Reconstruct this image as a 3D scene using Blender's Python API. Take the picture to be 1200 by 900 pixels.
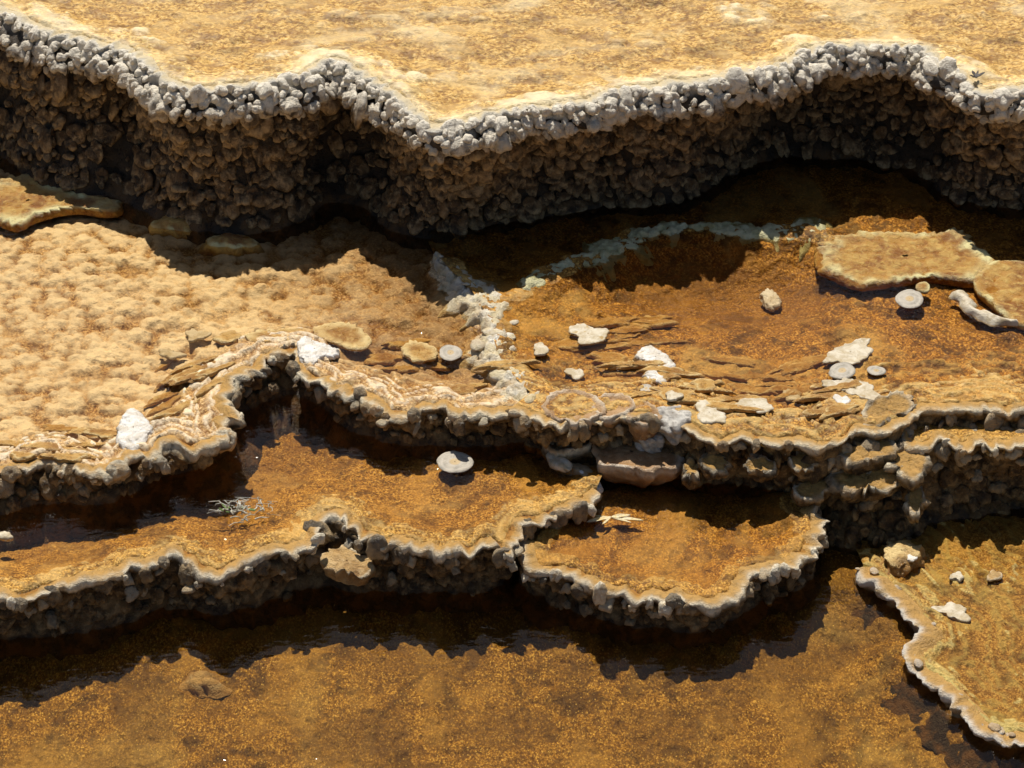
import bpy, math, random
import numpy as np
from mathutils import Vector, Matrix

for o in list(bpy.data.objects):
    bpy.data.objects.remove(o, do_unlink=True)
SC = bpy.context.scene
COL = SC.collection
R = math.radians

# ------------------------------------------------------------------ camera
PITCH = R(37.0)
CAM_D = 5.5
FOC = 82.5
CENTRE = np.array([0.0, 0.0, 0.25])
FWD = np.array([0.0, math.cos(PITCH), -math.sin(PITCH)])
UPV = np.array([0.0, math.sin(PITCH), math.cos(PITCH)])
CPOS = CENTRE - FWD * CAM_D
cam_d = bpy.data.cameras.new('camera')
cam_d.lens = FOC
cam_d.sensor_width = 36.0
cam_d.clip_start = 0.1
cam_d.clip_end = 500.0
cam = bpy.data.objects.new('camera', cam_d)
COL.objects.link(cam)
cam.location = CPOS
cam.rotation_euler = (math.pi / 2 - PITCH, 0, 0)
SC.camera = cam

# ------------------------------------------------------------------ sky and sun
SUN_EL = R(60.0)
SUN_AZ = R(-12.0)            # measured from +Y, negative = towards -X
world = bpy.data.worlds.new('World')
SC.world = world
world.use_nodes = True
wn = world.node_tree.nodes
wl = world.node_tree.links
wn.clear()
w_out = wn.new('ShaderNodeOutputWorld')
w_bg = wn.new('ShaderNodeBackground')
w_sky = wn.new('ShaderNodeTexSky')
w_sky.sky_type = 'NISHITA'
w_sky.sun_disc = False
w_sky.sun_elevation = SUN_EL
w_sky.sun_rotation = SUN_AZ
w_sky.altitude = 0.0
w_sky.air_density = 1.0
w_sky.dust_density = 1.4
w_bg.inputs['Strength'].default_value = 0.058
wl.new(w_sky.outputs['Color'], w_bg.inputs['Color'])
wl.new(w_bg.outputs['Background'], w_out.inputs['Surface'])

sun_d = bpy.data.lights.new('sun', 'SUN')
sun_d.energy = 5.0
sun_d.angle = R(0.53)
sun_d.color = (1.0, 0.94, 0.84)
sun = bpy.data.objects.new('sun', sun_d)
COL.objects.link(sun)
to_sun = Vector((math.sin(SUN_AZ) * math.cos(SUN_EL), math.cos(SUN_AZ) * math.cos(SUN_EL), math.sin(SUN_EL)))
sun.rotation_euler = to_sun.to_track_quat('Z', 'Y').to_euler()
sun.location = (0, 0, 6)

SC.render.engine = 'CYCLES'
SC.cycles.use_denoising = True
SC.cycles.max_bounces = 8
SC.cycles.transparent_max_bounces = 16
SC.cycles.caustics_reflective = False
SC.cycles.caustics_refractive = False
SC.cycles.sample_clamp_indirect = 4.0
SC.view_settings.view_transform = 'Standard'
SC.view_settings.look = 'None'
SC.view_settings.gamma = 1.0
SC.view_settings.exposure = 0.12

# ------------------------------------------------------------------ levels (metres)
L0, LB, L1, L2L, L2S, L2R, L3, L0R = 0.0, 0.10, 0.14, 0.222, 0.205, 0.24, 0.592, 0.022
FPX = 1200 * FOC / 36.0


def P(px, py, z):
    """a point of the traced outlines, put on the level it belongs to"""
    d = FWD + np.array([1.0, 0, 0]) * ((px - 600) / FPX) + UPV * ((450 - py) / FPX)
    t = (z - CPOS[2]) / d[2]
    p = CPOS + d * t
    return p[:2]


def PL(pts, z):
    return np.array([P(a, b, z) for a, b in pts])


# ------------------------------------------------------------------ numpy noise
def h2(ix, iy, seed):
    n = (ix.astype(np.int64) * 374761393 + iy.astype(np.int64) * 668265263 + seed * 2147483647 + 1013904223) & 0xFFFFFFFF
    n = ((n ^ (n >> 13)) * 1274126177) & 0xFFFFFFFF
    n = ((n ^ (n >> 16)) * 2246822519) & 0xFFFFFFFF
    n = n ^ (n >> 15)
    return (n & 0xFFFFFF) / float(0x1000000)


def vn(x, y, seed=0):
    x = np.asarray(x, float); y = np.asarray(y, float)
    ix = np.floor(x); iy = np.floor(y)
    fx = x - ix; fy = y - iy
    ux = fx * fx * fx * (fx * (fx * 6 - 15) + 10)
    uy = fy * fy * fy * (fy * (fy * 6 - 15) + 10)
    a = h2(ix, iy, seed); b = h2(ix + 1, iy, seed)
    c = h2(ix, iy + 1, seed); d = h2(ix + 1, iy + 1, seed)
    return ((a + (b - a) * ux) * (1 - uy) + (c + (d - c) * ux) * uy) * 2 - 1


def fbm(x, y, seed=0, octv=4, gain=0.5):
    v = 0; a = 1.0; t = 0
    for k in range(octv):
        v = v + a * vn(x * 2 ** k + 17.3 * k, y * 2 ** k - 9.1 * k, seed + k)
        t += a; a *= gain
    return v / t


def worley(x, y, seed=0, jit=0.9):
    x = np.asarray(x, float); y = np.asarray(y, float)
    ix = np.floor(x); iy = np.floor(y)
    f1 = np.full(x.shape, 9.0); f2 = np.full(x.shape, 9.0); cid = np.zeros(x.shape)
    for dx in (-1, 0, 1):
        for dy in (-1, 0, 1):
            jx = ix + dx; jy = iy + dy
            px = jx + 0.5 + (h2(jx, jy, seed) - 0.5) * jit
            py = jy + 0.5 + (h2(jx, jy, seed + 91) - 0.5) * jit
            d = np.hypot(px - x, py - y)
            r = h2(jx, jy, seed + 173)
            m = d < f1
            f2 = np.where(m, f1, np.minimum(f2, d))
            cid = np.where(m, r, cid)
            f1 = np.where(m, d, f1)
    return f1, f2, cid


def dome(x, y, seed=0, r=0.72):
    f1, f2, c = worley(x, y, seed)
    return np.sqrt(np.clip(1 - (f1 / r) ** 2, 0, 1)) * (0.55 + 0.45 * c)


def sstep(a, b, x):
    t = np.clip((x - a) / (b - a), 0, 1)
    return t * t * (3 - 2 * t)


# ------------------------------------------------------------------ mesh helpers
def mesh_from(name, V, F, attrs=None, smooth=True):
    V = np.asarray(V, np.float32).reshape(-1, 3)
    F = np.asarray(F, np.int32)
    me = bpy.data.meshes.new(name)
    n = F.shape[1]
    me.vertices.add(len(V)); me.vertices.foreach_set('co', V.ravel())
    me.loops.add(F.size); me.loops.foreach_set('vertex_index', F.ravel())
    me.polygons.add(len(F))
    me.polygons.foreach_set('loop_start', np.arange(0, F.size, n, dtype=np.int32))
    me.polygons.foreach_set('loop_total', np.full(len(F), n, np.int32))
    me.update(calc_edges=True)
    me.validate()
    if smooth:
        me.polygons.foreach_set('use_smooth', np.ones(len(me.polygons), bool))
    for k, v in (attrs or {}).items():
        a = me.attributes.new(k, 'FLOAT', 'POINT')
        a.data.foreach_set('value', np.asarray(v, np.float32).ravel())
    return me


def grid_faces(r, c, wrap=False):
    i = np.arange(r * c).reshape(r, c)
    if wrap:
        i = np.concatenate([i, i[:, :1]], 1)
    return np.stack([i[:-1, :-1], i[1:, :-1], i[1:, 1:], i[:-1, 1:]], -1).reshape(-1, 4)


def link(name, me, mat=None, parent=None, loc=None):
    o = bpy.data.objects.new(name, me)
    COL.objects.link(o)
    if mat and me is not None and len(me.materials) == 0:
        me.materials.append(mat)
    if parent is not None:
        o.parent = parent
    if loc is not None:
        o.location = loc
    return o


def tag(o, label, cat=None, group=None, kind=None):
    o['label'] = label
    if cat: o['category'] = cat
    if group: o['group'] = group
    if kind: o['kind'] = kind
    return o


def thing(name, label, cat, group=None):
    o = bpy.data.objects.new(name, None)
    o.empty_display_size = 0.05
    COL.objects.link(o)
    return tag(o, label, cat, group)


def chaikin(p, n=2):
    for _ in range(n):
        q = np.empty((2 * len(p), 2))
        q[0] = p[0]; q[-1] = p[-1]
        q[1:-1:2] = 0.75 * p[:-1] + 0.25 * p[1:]
        q[2:-1:2] = 0.25 * p[:-1] + 0.75 * p[1:]
        p = q
    return p


def resample(p, n):
    d = np.r_[0, np.cumsum(np.hypot(*np.diff(p, axis=0).T))]
    t = np.linspace(0, d[-1], n)
    return np.stack([np.interp(t, d, p[:, 0]), np.interp(t, d, p[:, 1])], 1)


def length(p):
    return np.hypot(*np.diff(p, axis=0).T).sum()


def gsmooth(p, k):
    if k < 1: return p
    w = np.exp(-0.5 * (np.arange(-3 * k, 3 * k + 1) / k) ** 2); w /= w.sum()
    q = np.pad(p, ((3 * k, 3 * k), (0, 0)), 'edge')
    return np.stack([np.convolve(q[:, i], w, 'valid') for i in range(p.shape[1])], 1)


# ------------------------------------------------------------------ materials
class NT:
    def __init__(self, name):
        self.m = bpy.data.materials.new(name)
        self.m.use_nodes = True
        self.t = self.m.node_tree
        self.t.nodes.clear()
        self.out = self.t.nodes.new('ShaderNodeOutputMaterial')
        self.geo = self.t.nodes.new('ShaderNodeNewGeometry')
        self.pos = self.geo.outputs['Position']

    def n(self, typ, **kw):
        nd = self.t.nodes.new(typ)
        for k, v in kw.items():
            if hasattr(nd, k): setattr(nd, k, v)
        return nd

    def l(self, a, b):
        self.t.links.new(a, b)

    def put(self, v, s):
        if hasattr(v, 'links') or isinstance(v, bpy.types.NodeSocket): self.l(v, s)
        else: s.default_value = v

    def map(self, scale, rot=(0, 0, 0)):
        nd = self.n('ShaderNodeMapping')
        nd.inputs['Scale'].default_value = scale
        nd.inputs['Rotation'].default_value = rot
        self.l(self.pos, nd.inputs['Vector'])
        return nd.outputs['Vector']

    def noise(self, scale, detail=4, rough=0.55, vec=None, dist=0.0):
        nd = self.n('ShaderNodeTexNoise')
        nd.inputs['Scale'].default_value = scale
        nd.inputs['Detail'].default_value = detail
        nd.inputs['Roughness'].default_value = rough
        nd.inputs['Distortion'].default_value = dist
        self.l(vec or self.pos, nd.inputs['Vector'])
        return nd.outputs['Fac']

    def vor(self, scale, feat='F1', vec=None, out='Distance'):
        nd = self.n('ShaderNodeTexVoronoi')
        nd.feature = feat
        nd.inputs['Scale'].default_value = scale
        self.l(vec or self.pos, nd.inputs['Vector'])
        return nd.outputs[out]

    def ramp(self, v, a, b, lo=0.0, hi=1.0):
        nd = self.n('ShaderNodeMapRange')
        nd.interpolation_type = 'SMOOTHSTEP'
        self.put(v, nd.inputs['Value'])
        nd.inputs['From Min'].default_value = a
        nd.inputs['From Max'].default_value = b
        nd.inputs['To Min'].default_value = lo
        nd.inputs['To Max'].default_value = hi
        return nd.outputs['Result']

    def mix(self, f, a, b, blend='MIX'):
        nd = self.n('ShaderNodeMix')
        nd.data_type = 'RGBA'
        nd.blend_type = blend
        self.put(f, nd.inputs[0])
        for v, s in ((a, nd.inputs[6]), (b, nd.inputs[7])):
            if isinstance(v, tuple): s.default_value = (*v, 1.0) if len(v) == 3 else v
            else: self.l(v, s)
        return nd.outputs[2]

    def math(self, op, a, b=0.0):
        nd = self.n('ShaderNodeMath')
        nd.operation = op
        self.put(a, nd.inputs[0]); self.put(b, nd.inputs[1])
        return nd.outputs[0]

    def attr(self, name):
        nd = self.n('ShaderNodeAttribute')
        nd.attribute_name = name
        return nd.outputs['Fac']

    def z(self):
        nd = self.n('ShaderNodeSeparateXYZ')
        self.l(self.pos, nd.inputs[0])
        return nd.outputs['Z']

    def bump(self, h, dist, strength=1.0, prev=None):
        nd = self.n('ShaderNodeBump')
        nd.inputs['Strength'].default_value = strength
        nd.inputs['Distance'].default_value = dist
        self.l(h, nd.inputs['Height'])
        if prev is not None: self.l(prev, nd.inputs['Normal'])
        return nd.outputs['Normal']

    def finish(self, col, rough, normal=None, spec=0.5, coat=0.0, sss=0.0):
        b = self.n('ShaderNodeBsdfPrincipled')
        if isinstance(col, tuple): b.inputs['Base Color'].default_value = (*col, 1)
        else: self.l(col, b.inputs['Base Color'])
        self.put(rough, b.inputs['Roughness'])
        b.inputs['Specular IOR Level'].default_value = spec
        b.inputs['Coat Weight'].default_value = coat
        b.inputs['Coat Roughness'].default_value = 0.12
        if normal is not None: self.l(normal, b.inputs['Normal'])
        self.l(b.outputs[0], self.out.inputs['Surface'])
        return self.m


def mat_floor(name, dark, mid, light, pale, grain=130.0, patch=5.0, patch_amt=0.75, speck=0.45, stretch=(1, 1, 1),
              bumpd=0.006, matc=(0.20, 0.085, 0.014), rimcol=None, rough=0.5, pale_amt=1.0, spec=0.25):
    t = NT(name)
    v = t.map(stretch)
    g = t.noise(grain * 2.0, 3, 0.65, v, 0.3)
    g2 = t.noise(grain * 0.45, 4, 0.65, v, 0.6)
    big = t.noise(patch, 4, 0.6, v, 0.5)
    med = t.noise(patch * 3.6, 4, 0.65, v, 0.7)
    c = t.mix(t.ramp(g, 0.38, 0.56), dark, mid)
    c = t.mix(t.ramp(g, 0.54, 0.68, 0, 0.9), c, light)
    c = t.mix(t.math('MULTIPLY', t.ramp(g2, 0.52, 0.36), 0.8), c, dark)
    c = t.mix(t.math('MULTIPLY', t.ramp(med, 0.51, 0.37), patch_amt), c, tuple(x * 0.42 for x in dark))
    c = t.mix(t.math('MULTIPLY', t.ramp(big, 0.52, 0.68), 0.5 * pale_amt), c, pale)
    sp = t.ramp(t.vor(grain * 1.1, 'F1', v), 0.0, 0.26, speck, 0.0)
    c = t.mix(sp, c, tuple(min(1, x * 1.25 + 0.04) for x in light))
    rf = t.attr('rimf')
    rn = t.noise(28, 5, 0.7, None, 0.5)
    rmask = t.math('MULTIPLY', rf, t.ramp(rn, 0.34, 0.58, 0.25, 1.0))
    c = t.mix(rmask, c, rimcol or pale)
    silt = t.ramp(t.noise(patch * 1.9, 3, 0.55, v, 0.8), 0.50, 0.66, 0.0, 0.5)
    c = t.mix(silt, c, tuple(0.75 * a_ + 0.25 * b_ for a_, b_ in zip(mid, pale)))
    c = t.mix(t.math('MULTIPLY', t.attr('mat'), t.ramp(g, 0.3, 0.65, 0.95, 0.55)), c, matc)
    hc = t.attr('crest')
    c = t.mix(t.math('MULTIPLY', hc, 0.8), c, pale)
    b1 = t.bump(t.math('ADD', t.math('MULTIPLY', g, 0.8), t.vor(grain * 0.8, 'SMOOTH_F1', v)), bumpd, 0.9)
    return t.finish(c, t.ramp(g2, 0.3, 0.7, rough - 0.12, rough + 0.15), b1, spec)


def mat_rock(name, dark, mid, tan, white, wz=None, rimc=None, topc=(0.54, 0.31, 0.085), vs=14):
    """travertine: brown to tan by noise, chalk-white where the deposit is fresh (attribute rimf), algae orange below water"""
    t = NT(name)
    n1 = t.noise(vs, 4, 0.6, None, 0.5)
    n2 = t.noise(60, 5, 0.7, None, 0.4)
    n3 = t.noise(260, 3, 0.7)
    c = t.mix(t.ramp(n1, 0.36, 0.60), dark, mid)
    c = t.mix(t.ramp(n2, 0.50, 0.70, 0, .7), c, tan)
    tip = t.attr('tip')
    c = t.mix(t.math('MULTIPLY', tip, t.math('MULTIPLY', t.ramp(n2, 0.3, 0.6, 0.35, 0.95), t.ramp(n1, 0.36, 0.62, 0.12, 1.0))), c, tan)
    rf = t.attr('rimf')
    if wz is not None:
        zz = t.math('ADD', t.z(), t.math('MULTIPLY', t.math('SUBTRACT', n1, 0.5), wz[2]))
        rf = t.math('MAXIMUM', rf, t.ramp(zz, wz[0], wz[1]))
    rm = t.math('MULTIPLY', rf, t.ramp(n2, 0.28, 0.52, 0.45, 1.0))
    c = t.mix(rm, c, white)
    if rimc is not None:
        c = t.mix(t.math('MULTIPLY', t.math('MULTIPLY', rf, t.ramp(n1, 0.48, 0.62)), 0.7), c, rimc)
    c = t.mix(t.math('MULTIPLY', t.attr('top'), t.ramp(n2, 0.3, 0.6, 0.6, 1.0)), c, topc)
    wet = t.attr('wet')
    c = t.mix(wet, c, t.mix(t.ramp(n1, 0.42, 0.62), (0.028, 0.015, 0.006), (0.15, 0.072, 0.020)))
    b = t.bump(t.math('ADD', n2, t.math('MULTIPLY', n3, 0.6)), 0.009, 0.95)
    return t.finish(c, t.ramp(n2, 0.3, 0.7, 0.24, 0.55), b, 0.5)


def mat_crust(name, a, b_, ring=True, rough=0.5, bumps=200, bd=0.003):
    t = NT(name)
    n1 = t.noise(40, 5, 0.65, None, 0.5)
    n2 = t.noise(bumps, 4, 0.7)
    c = t.mix(t.ramp(n1, 0.36, 0.64), a, b_)
    if ring:
        r = t.attr('rad')
        s = t.math('SINE', t.math('MULTIPLY', t.math('ADD', r, t.math('MULTIPLY', n1, 0.15)), 17.0))
        c = t.mix(t.ramp(s, -0.2, 0.9, 0, 0.45), c, tuple(min(0.85, x * 1.5 + 0.06) for x in a))
        c = t.mix(t.ramp(r, 0.38, 0.22, 0, 0.65), c, (0.55, 0.37, 0.14))
    b = t.bump(n2, bd, 0.9)
    return t.finish(c, rough, b, 0.5)


def mat_water(name, tint, scale, ripple, stretch=(1, 1, 1)):
    t = NT(name)
    v = t.map(stretch)
    n = t.noise(scale, 3, 0.5, v, 0.8)
    n2 = t.noise(scale * 3.1, 2, 0.5, v, 0.3)
    b = t.bump(t.math('ADD', n, t.math('MULTIPLY', n2, 0.35)), ripple, 1.0)
    fr = t.n('ShaderNodeFresnel'); fr.inputs['IOR'].default_value = 1.33
    t.l(b, fr.inputs['Normal'])
    tr = t.n('ShaderNodeBsdfTransparent'); tr.inputs['Color'].default_value = (*tint, 1)
    gl = t.n('ShaderNodeBsdfGlossy'); gl.inputs['Roughness'].default_value = 0.035
    gl.inputs['Color'].default_value = (1, 1, 1, 1)
    t.l(b, gl.inputs['Normal'])
    mx = t.n('ShaderNodeMixShader')
    t.l(fr.outputs[0], mx.inputs[0]); t.l(tr.outputs[0], mx.inputs[1]); t.l(gl.outputs[0], mx.inputs[2])
    t.l(mx.outputs[0], t.out.inputs['Surface'])
    return t.m


M = {}
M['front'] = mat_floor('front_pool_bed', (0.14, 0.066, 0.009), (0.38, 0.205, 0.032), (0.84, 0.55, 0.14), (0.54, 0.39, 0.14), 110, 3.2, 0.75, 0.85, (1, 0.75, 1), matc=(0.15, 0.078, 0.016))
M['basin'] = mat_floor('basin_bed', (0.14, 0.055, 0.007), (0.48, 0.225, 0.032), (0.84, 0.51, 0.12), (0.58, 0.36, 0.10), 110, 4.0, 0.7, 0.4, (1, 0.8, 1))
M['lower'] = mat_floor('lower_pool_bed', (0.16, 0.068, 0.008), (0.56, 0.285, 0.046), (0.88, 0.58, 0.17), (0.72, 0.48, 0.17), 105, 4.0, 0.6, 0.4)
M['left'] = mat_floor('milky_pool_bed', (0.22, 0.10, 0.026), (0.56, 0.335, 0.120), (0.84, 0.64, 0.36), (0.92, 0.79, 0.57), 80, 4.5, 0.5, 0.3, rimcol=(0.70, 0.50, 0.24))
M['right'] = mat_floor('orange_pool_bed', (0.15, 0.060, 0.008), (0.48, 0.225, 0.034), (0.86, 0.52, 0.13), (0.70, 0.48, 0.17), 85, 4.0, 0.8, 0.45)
M['upper'] = mat_floor('golden_pool_bed', (0.30, 0.155, 0.04), (0.70, 0.46, 0.14), (0.86, 0.68, 0.34), (0.86, 0.75, 0.50), 60, 5.0, 0.5, 0.25, (0.7, 1, 1))
M['side'] = mat_floor('ochre_pool_bed', (0.20, 0.095, 0.016), (0.50, 0.28, 0.062), (0.72, 0.50, 0.15), (0.58, 0.48, 0.16), 110, 4.0, 0.6, 0.35)
M['ground'] = mat_floor('travertine_ground', (0.25, 0.15, 0.06), (0.5, 0.38, 0.22), (0.7, 0.6, 0.42), (0.66, 0.6, 0.48), 40, 0.8, 0.4, 0.2)
M['wall3'] = mat_rock('nodular_travertine', (0.026, 0.013, 0.004), (0.135, 0.070, 0.022), (0.58, 0.40, 0.20), (0.90, 0.82, 0.67), (L3 - 0.085, L3 - 0.010, 0.13), None, (0.70, 0.57, 0.34), 36)
M['shade_core3'] = mat_rock('gap_shade_travertine', (0.016, 0.010, 0.004), (0.040, 0.024, 0.010), (0.08, 0.05, 0.024), (0.70, 0.66, 0.57), (L3 - 0.035, L3 - 0.005, 0.03), None, (0.70, 0.57, 0.34))  # near-black wall behind the nodules: shade of the gaps put into the colour
M['wall2'] = mat_rock('scalloped_travertine', (0.034, 0.018, 0.005), (0.15, 0.082, 0.023), (0.48, 0.32, 0.135), (0.82, 0.72, 0.52), None, (0.54, 0.31, 0.10), (0.56, 0.32, 0.085), 30)
M['wall1'] = mat_rock('scalloped_travertine_brown', (0.028, 0.016, 0.005), (0.125, 0.072, 0.023), (0.46, 0.32, 0.15), (0.82, 0.73, 0.55), None, (0.50, 0.32, 0.13), (0.54, 0.31, 0.085), 30)
M['yellow'] = mat_rock('yellow_crust', (0.26, 0.10, 0.02), (0.48, 0.24, 0.05), (0.66, 0.46, 0.14), (0.80, 0.72, 0.36))
M['brownledge'] = mat_rock('rosy_ledge', (0.30, 0.15, 0.055), (0.46, 0.27, 0.12), (0.56, 0.37, 0.20), (0.72, 0.61, 0.46))
M['ridge'] = mat_rock('white_ridge', (0.44, 0.27, 0.08), (0.60, 0.45, 0.20), (0.72, 0.62, 0.42), (0.82, 0.78, 0.68), None, (0.66, 0.50, 0.20), (0.54, 0.31, 0.085), 22)
M['dam'] = mat_rock('dam_crust', (0.20, 0.10, 0.025), (0.40, 0.22, 0.06), (0.56, 0.40, 0.19), (0.74, 0.70, 0.62), None, (0.56, 0.36, 0.12), (0.54, 0.31, 0.085), 24)
M['green'] = mat_rock('pale_green_crust', (0.22, 0.19, 0.04), (0.40, 0.37, 0.12), (0.60, 0.55, 0.28), (0.70, 0.66, 0.40))
M['chunk'] = mat_rock('ochre_chunk', (0.30, 0.16, 0.05), (0.56, 0.35, 0.13), (0.66, 0.46, 0.22), (0.74, 0.62, 0.42))
M['flake'] = mat_rock('ochre_flake', (0.34, 0.155, 0.030), (0.54, 0.29, 0.070), (0.68, 0.45, 0.155), (0.78, 0.58, 0.26))
M['disc'] = mat_crust('pale_disc', (0.30, 0.27, 0.22), (0.46, 0.41, 0.33))
M['crust'] = mat_crust('pale_crust', (0.44, 0.35, 0.21), (0.64, 0.57, 0.44), False)
M['white'] = mat_crust('white_crystal', (0.56, 0.50, 0.41), (0.76, 0.74, 0.70), False, 0.35, 200, 0.003)
M['greyrock'] = mat_crust('grey_porous', (0.34, 0.31, 0.27), (0.62, 0.59, 0.53), False, 0.5, 160, 0.006)
M['twig'] = mat_crust('dry_twig', (0.42, 0.39, 0.30), (0.62, 0.59, 0.50), False, 0.6)
M['leafg'] = mat_crust('green_leaf', (0.10, 0.17, 0.035), (0.16, 0.22, 0.06), False, 0.5)
M['leafy'] = mat_crust('dead_leaf', (0.60, 0.42, 0.13), (0.74, 0.66, 0.44), False, 0.5)
M['black'] = mat_crust('dark_leaf', (0.030, 0.022, 0.018), (0.07, 0.05, 0.04), False, 0.4)
M['w_front'] = mat_water('front_water', (0.86, 0.76, 0.56), 12, 0.0018, (1, 2.0, 1))
M['w_mid'] = mat_water('terrace_water', (0.91, 0.83, 0.68), 20, 0.0014, (1, 2.2, 1))
M['w_top'] = mat_water('upper_water', (0.97, 0.94, 0.88), 18, 0.0012, (1, 1.6, 1))

# ------------------------------------------------------------------ traced outlines (photo pixels)
RIM3 = [(-300, -22), (-220, 8), (-160, -12), (-100, 6), (-40, -4), (0, 10), (15, 14), (30, 22), (50, 30), (62, 37), (80, 39), (100, 43), (115, 50), (130, 52), (145, 52), (160, 62), (175, 74), (190, 89), (205, 96),
        (220, 103), (240, 103), (262, 99), (280, 98), (300, 96), (320, 93), (340, 90), (356, 88), (370, 78), (385, 69), (400, 69), (415, 78), (430, 88),
        (445, 96), (460, 108), (475, 118), (490, 131), (505, 142), (520, 145), (535, 142), (550, 139), (565, 134), (580, 132), (600, 130), (620, 125),
        (640, 124), (660, 120), (680, 118), (700, 113), (720, 106), (740, 103), (760, 102), (775, 98), (790, 92), (800, 95), (830, 92), (850, 88),
        (870, 81), (890, 82), (910, 78), (928, 71), (940, 57), (955, 54), (975, 54), (1000, 52), (1020, 51), (1040, 52), (1060, 50), (1080, 53),
        (1092, 60), (1100, 73), (1115, 78), (1130, 86), (1140, 101), (1155, 107), (1175, 103), (1200, 102), (1240, 92), (1290, 106), (1340, 84), (1400, 96), (1500, 80)]
BASE3 = [(-300, 160), (-160, 178), (-60, 160), (0, 168), (30, 192), (50, 206), (80, 217), (110, 222), (140, 232), (165, 240), (190, 250), (215, 260), (260, 267), (300, 265), (340, 256),
         (362, 246), (382, 234), (405, 234), (430, 248), (465, 265), (500, 272), (530, 272), (560, 266), (600, 263), (640, 258), (680, 250), (720, 243),
         (760, 240), (800, 236), (850, 224), (880, 212), (910, 203), (940, 198), (980, 194), (1020, 194), (1060, 198), (1085, 213), (1105, 230),
         (1150, 241), (1200, 244), (1260, 238), (1340, 228), (1500, 224)]
RIM2L_A = [(-300, 590), (-200, 562), (-120, 574), (-60, 552), (0, 548), (25, 546), (40, 537), (52, 533), (65, 536), (80, 541), (100, 550), (115, 551), (130, 546), (143, 541), (150, 531), (163, 526),
           (172, 533), (182, 526), (190, 514), (203, 512), (216, 521), (228, 522), (240, 518), (255, 516), (264, 508), (258, 496), (262, 488), (272, 494),
           (272, 484), (260, 474), (258, 464), (266, 456), (266, 444), (278, 438), (288, 430), (298, 431), (306, 420), (318, 413), (334, 409), (346, 405)]
BASE2L_A = [(-300, 640), (-200, 620), (-120, 625), (-60, 606), (0, 600), (15, 596), (50, 586), (100, 589), (130, 589), (160, 571), (200, 556), (230, 546), (255, 536), (268, 524), (276, 508),
            (275, 494), (280, 482), (296, 472), (318, 464), (338, 461), (346, 461)]
RIM2L_B = [(346, 405), (350, 416), (350, 430), (362, 438), (376, 442), (386, 452), (396, 455), (404, 450), (414, 457), (426, 458), (438, 466), (450, 473), (454, 481), (466, 480),
           (476, 484), (488, 480), (496, 471), (510, 476), (522, 470), (528, 479), (538, 484), (552, 480), (566, 479), (580, 482), (592, 478), (606, 480), (618, 474), (632, 470)]
BASE2L_B = [(346, 461), (355, 464), (372, 474), (390, 486), (402, 499), (430, 508), (460, 515), (500, 521), (540, 521), (580, 518), (610, 516), (640, 520)]
RIM1 = [(-300, 742), (-220, 712), (-150, 722), (-80, 696), (-30, 704), (0, 691), (10, 696), (25, 698), (40, 691), (55, 686), (70, 681), (85, 679), (100, 676), (120, 673), (135, 672), (145, 661), (156, 655), (170, 659),
        (180, 656), (190, 648), (201, 643), (212, 644), (217, 652), (222, 648), (229, 660), (245, 666), (256, 673), (263, 665), (276, 660), (290, 655),
        (300, 651), (313, 642), (326, 638), (340, 643), (348, 636), (362, 636), (368, 622), (373, 606), (384, 598), (398, 597), (406, 606), (412, 613), (426, 622), (440, 626),
        (452, 638), (461, 630), (475, 631), (484, 636), (495, 641), (504, 638), (516, 649), (525, 645), (534, 637), (546, 641), (558, 643), (564, 632), (576, 630),
        (585, 640), (591, 647), (595, 635), (601, 620), (608, 609), (616, 603), (628, 606), (637, 605), (645, 598), (660, 592), (676, 588), (690, 581), (698, 572)]
BASE1 = [(-300, 800), (-200, 786), (-100, 772), (-30, 758), (0, 755), (35, 756), (70, 750), (100, 746), (130, 742), (160, 728), (200, 716), (220, 716), (250, 724), (280, 720), (310, 706), (345, 698), (370, 690), (400, 692),
         (430, 694), (470, 694), (500, 696), (530, 698), (560, 694), (590, 690), (604, 676), (614, 660), (630, 650), (650, 640), (680, 634), (700, 624)]
RIMB = [(640, 606), (628, 616), (620, 630), (617, 646), (622, 656), (634, 666), (648, 663), (662, 664), (676, 667), (685, 674), (700, 684), (716, 693), (726, 689), (736, 688), (748, 698), (760, 694),
        (768, 690), (780, 700), (790, 692), (800, 697), (820, 704), (838, 703), (850, 697), (860, 696), (865, 683), (873, 670), (888, 662), (900, 666),
        (914, 663), (927, 660), (934, 650), (944, 646), (950, 634), (958, 624), (958, 610), (948, 594), (938, 584)]
BASEB = [(625, 640), (612, 654), (606, 668), (609, 680), (620, 694), (645, 708), (665, 718), (690, 729), (710, 735), (740, 739), (770, 742), (800, 743), (830, 741), (858, 733),
         (884, 720), (918, 701), (944, 689), (962, 670), (966, 645), (958, 628), (948, 618)]
RIM2R = [(600, 478), (626, 488), (650, 496), (680, 490), (720, 484), (756, 486), (778, 486), (792, 490), (802, 492), (814, 503), (826, 506), (838, 514), (846, 517), (858, 511), (870, 505), (886, 510), (904, 516), (918, 513), (932, 510), (942, 516),
         (956, 520), (968, 522), (976, 515), (986, 517), (996, 507), (1004, 497), (1016, 500), (1032, 500), (1050, 494), (1064, 486), (1074, 478), (1086, 475), (1110, 474), (1132, 475), (1150, 472), (1170, 474), (1200, 478), (1260, 470), (1340, 478), (1500, 470)]
BASE2R = [(600, 530), (626, 536), (650, 540), (690, 544), (730, 546), (770, 550), (800, 558), (830, 568), (870, 572), (910, 574), (940, 580), (952, 596), (966, 620), (986, 634), (1010, 642), (1040, 640), (1066, 630), (1084, 612), (1096, 590), (1110, 576), (1140, 568), (1200, 562), (1300, 556), (1500, 546)]
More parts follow.
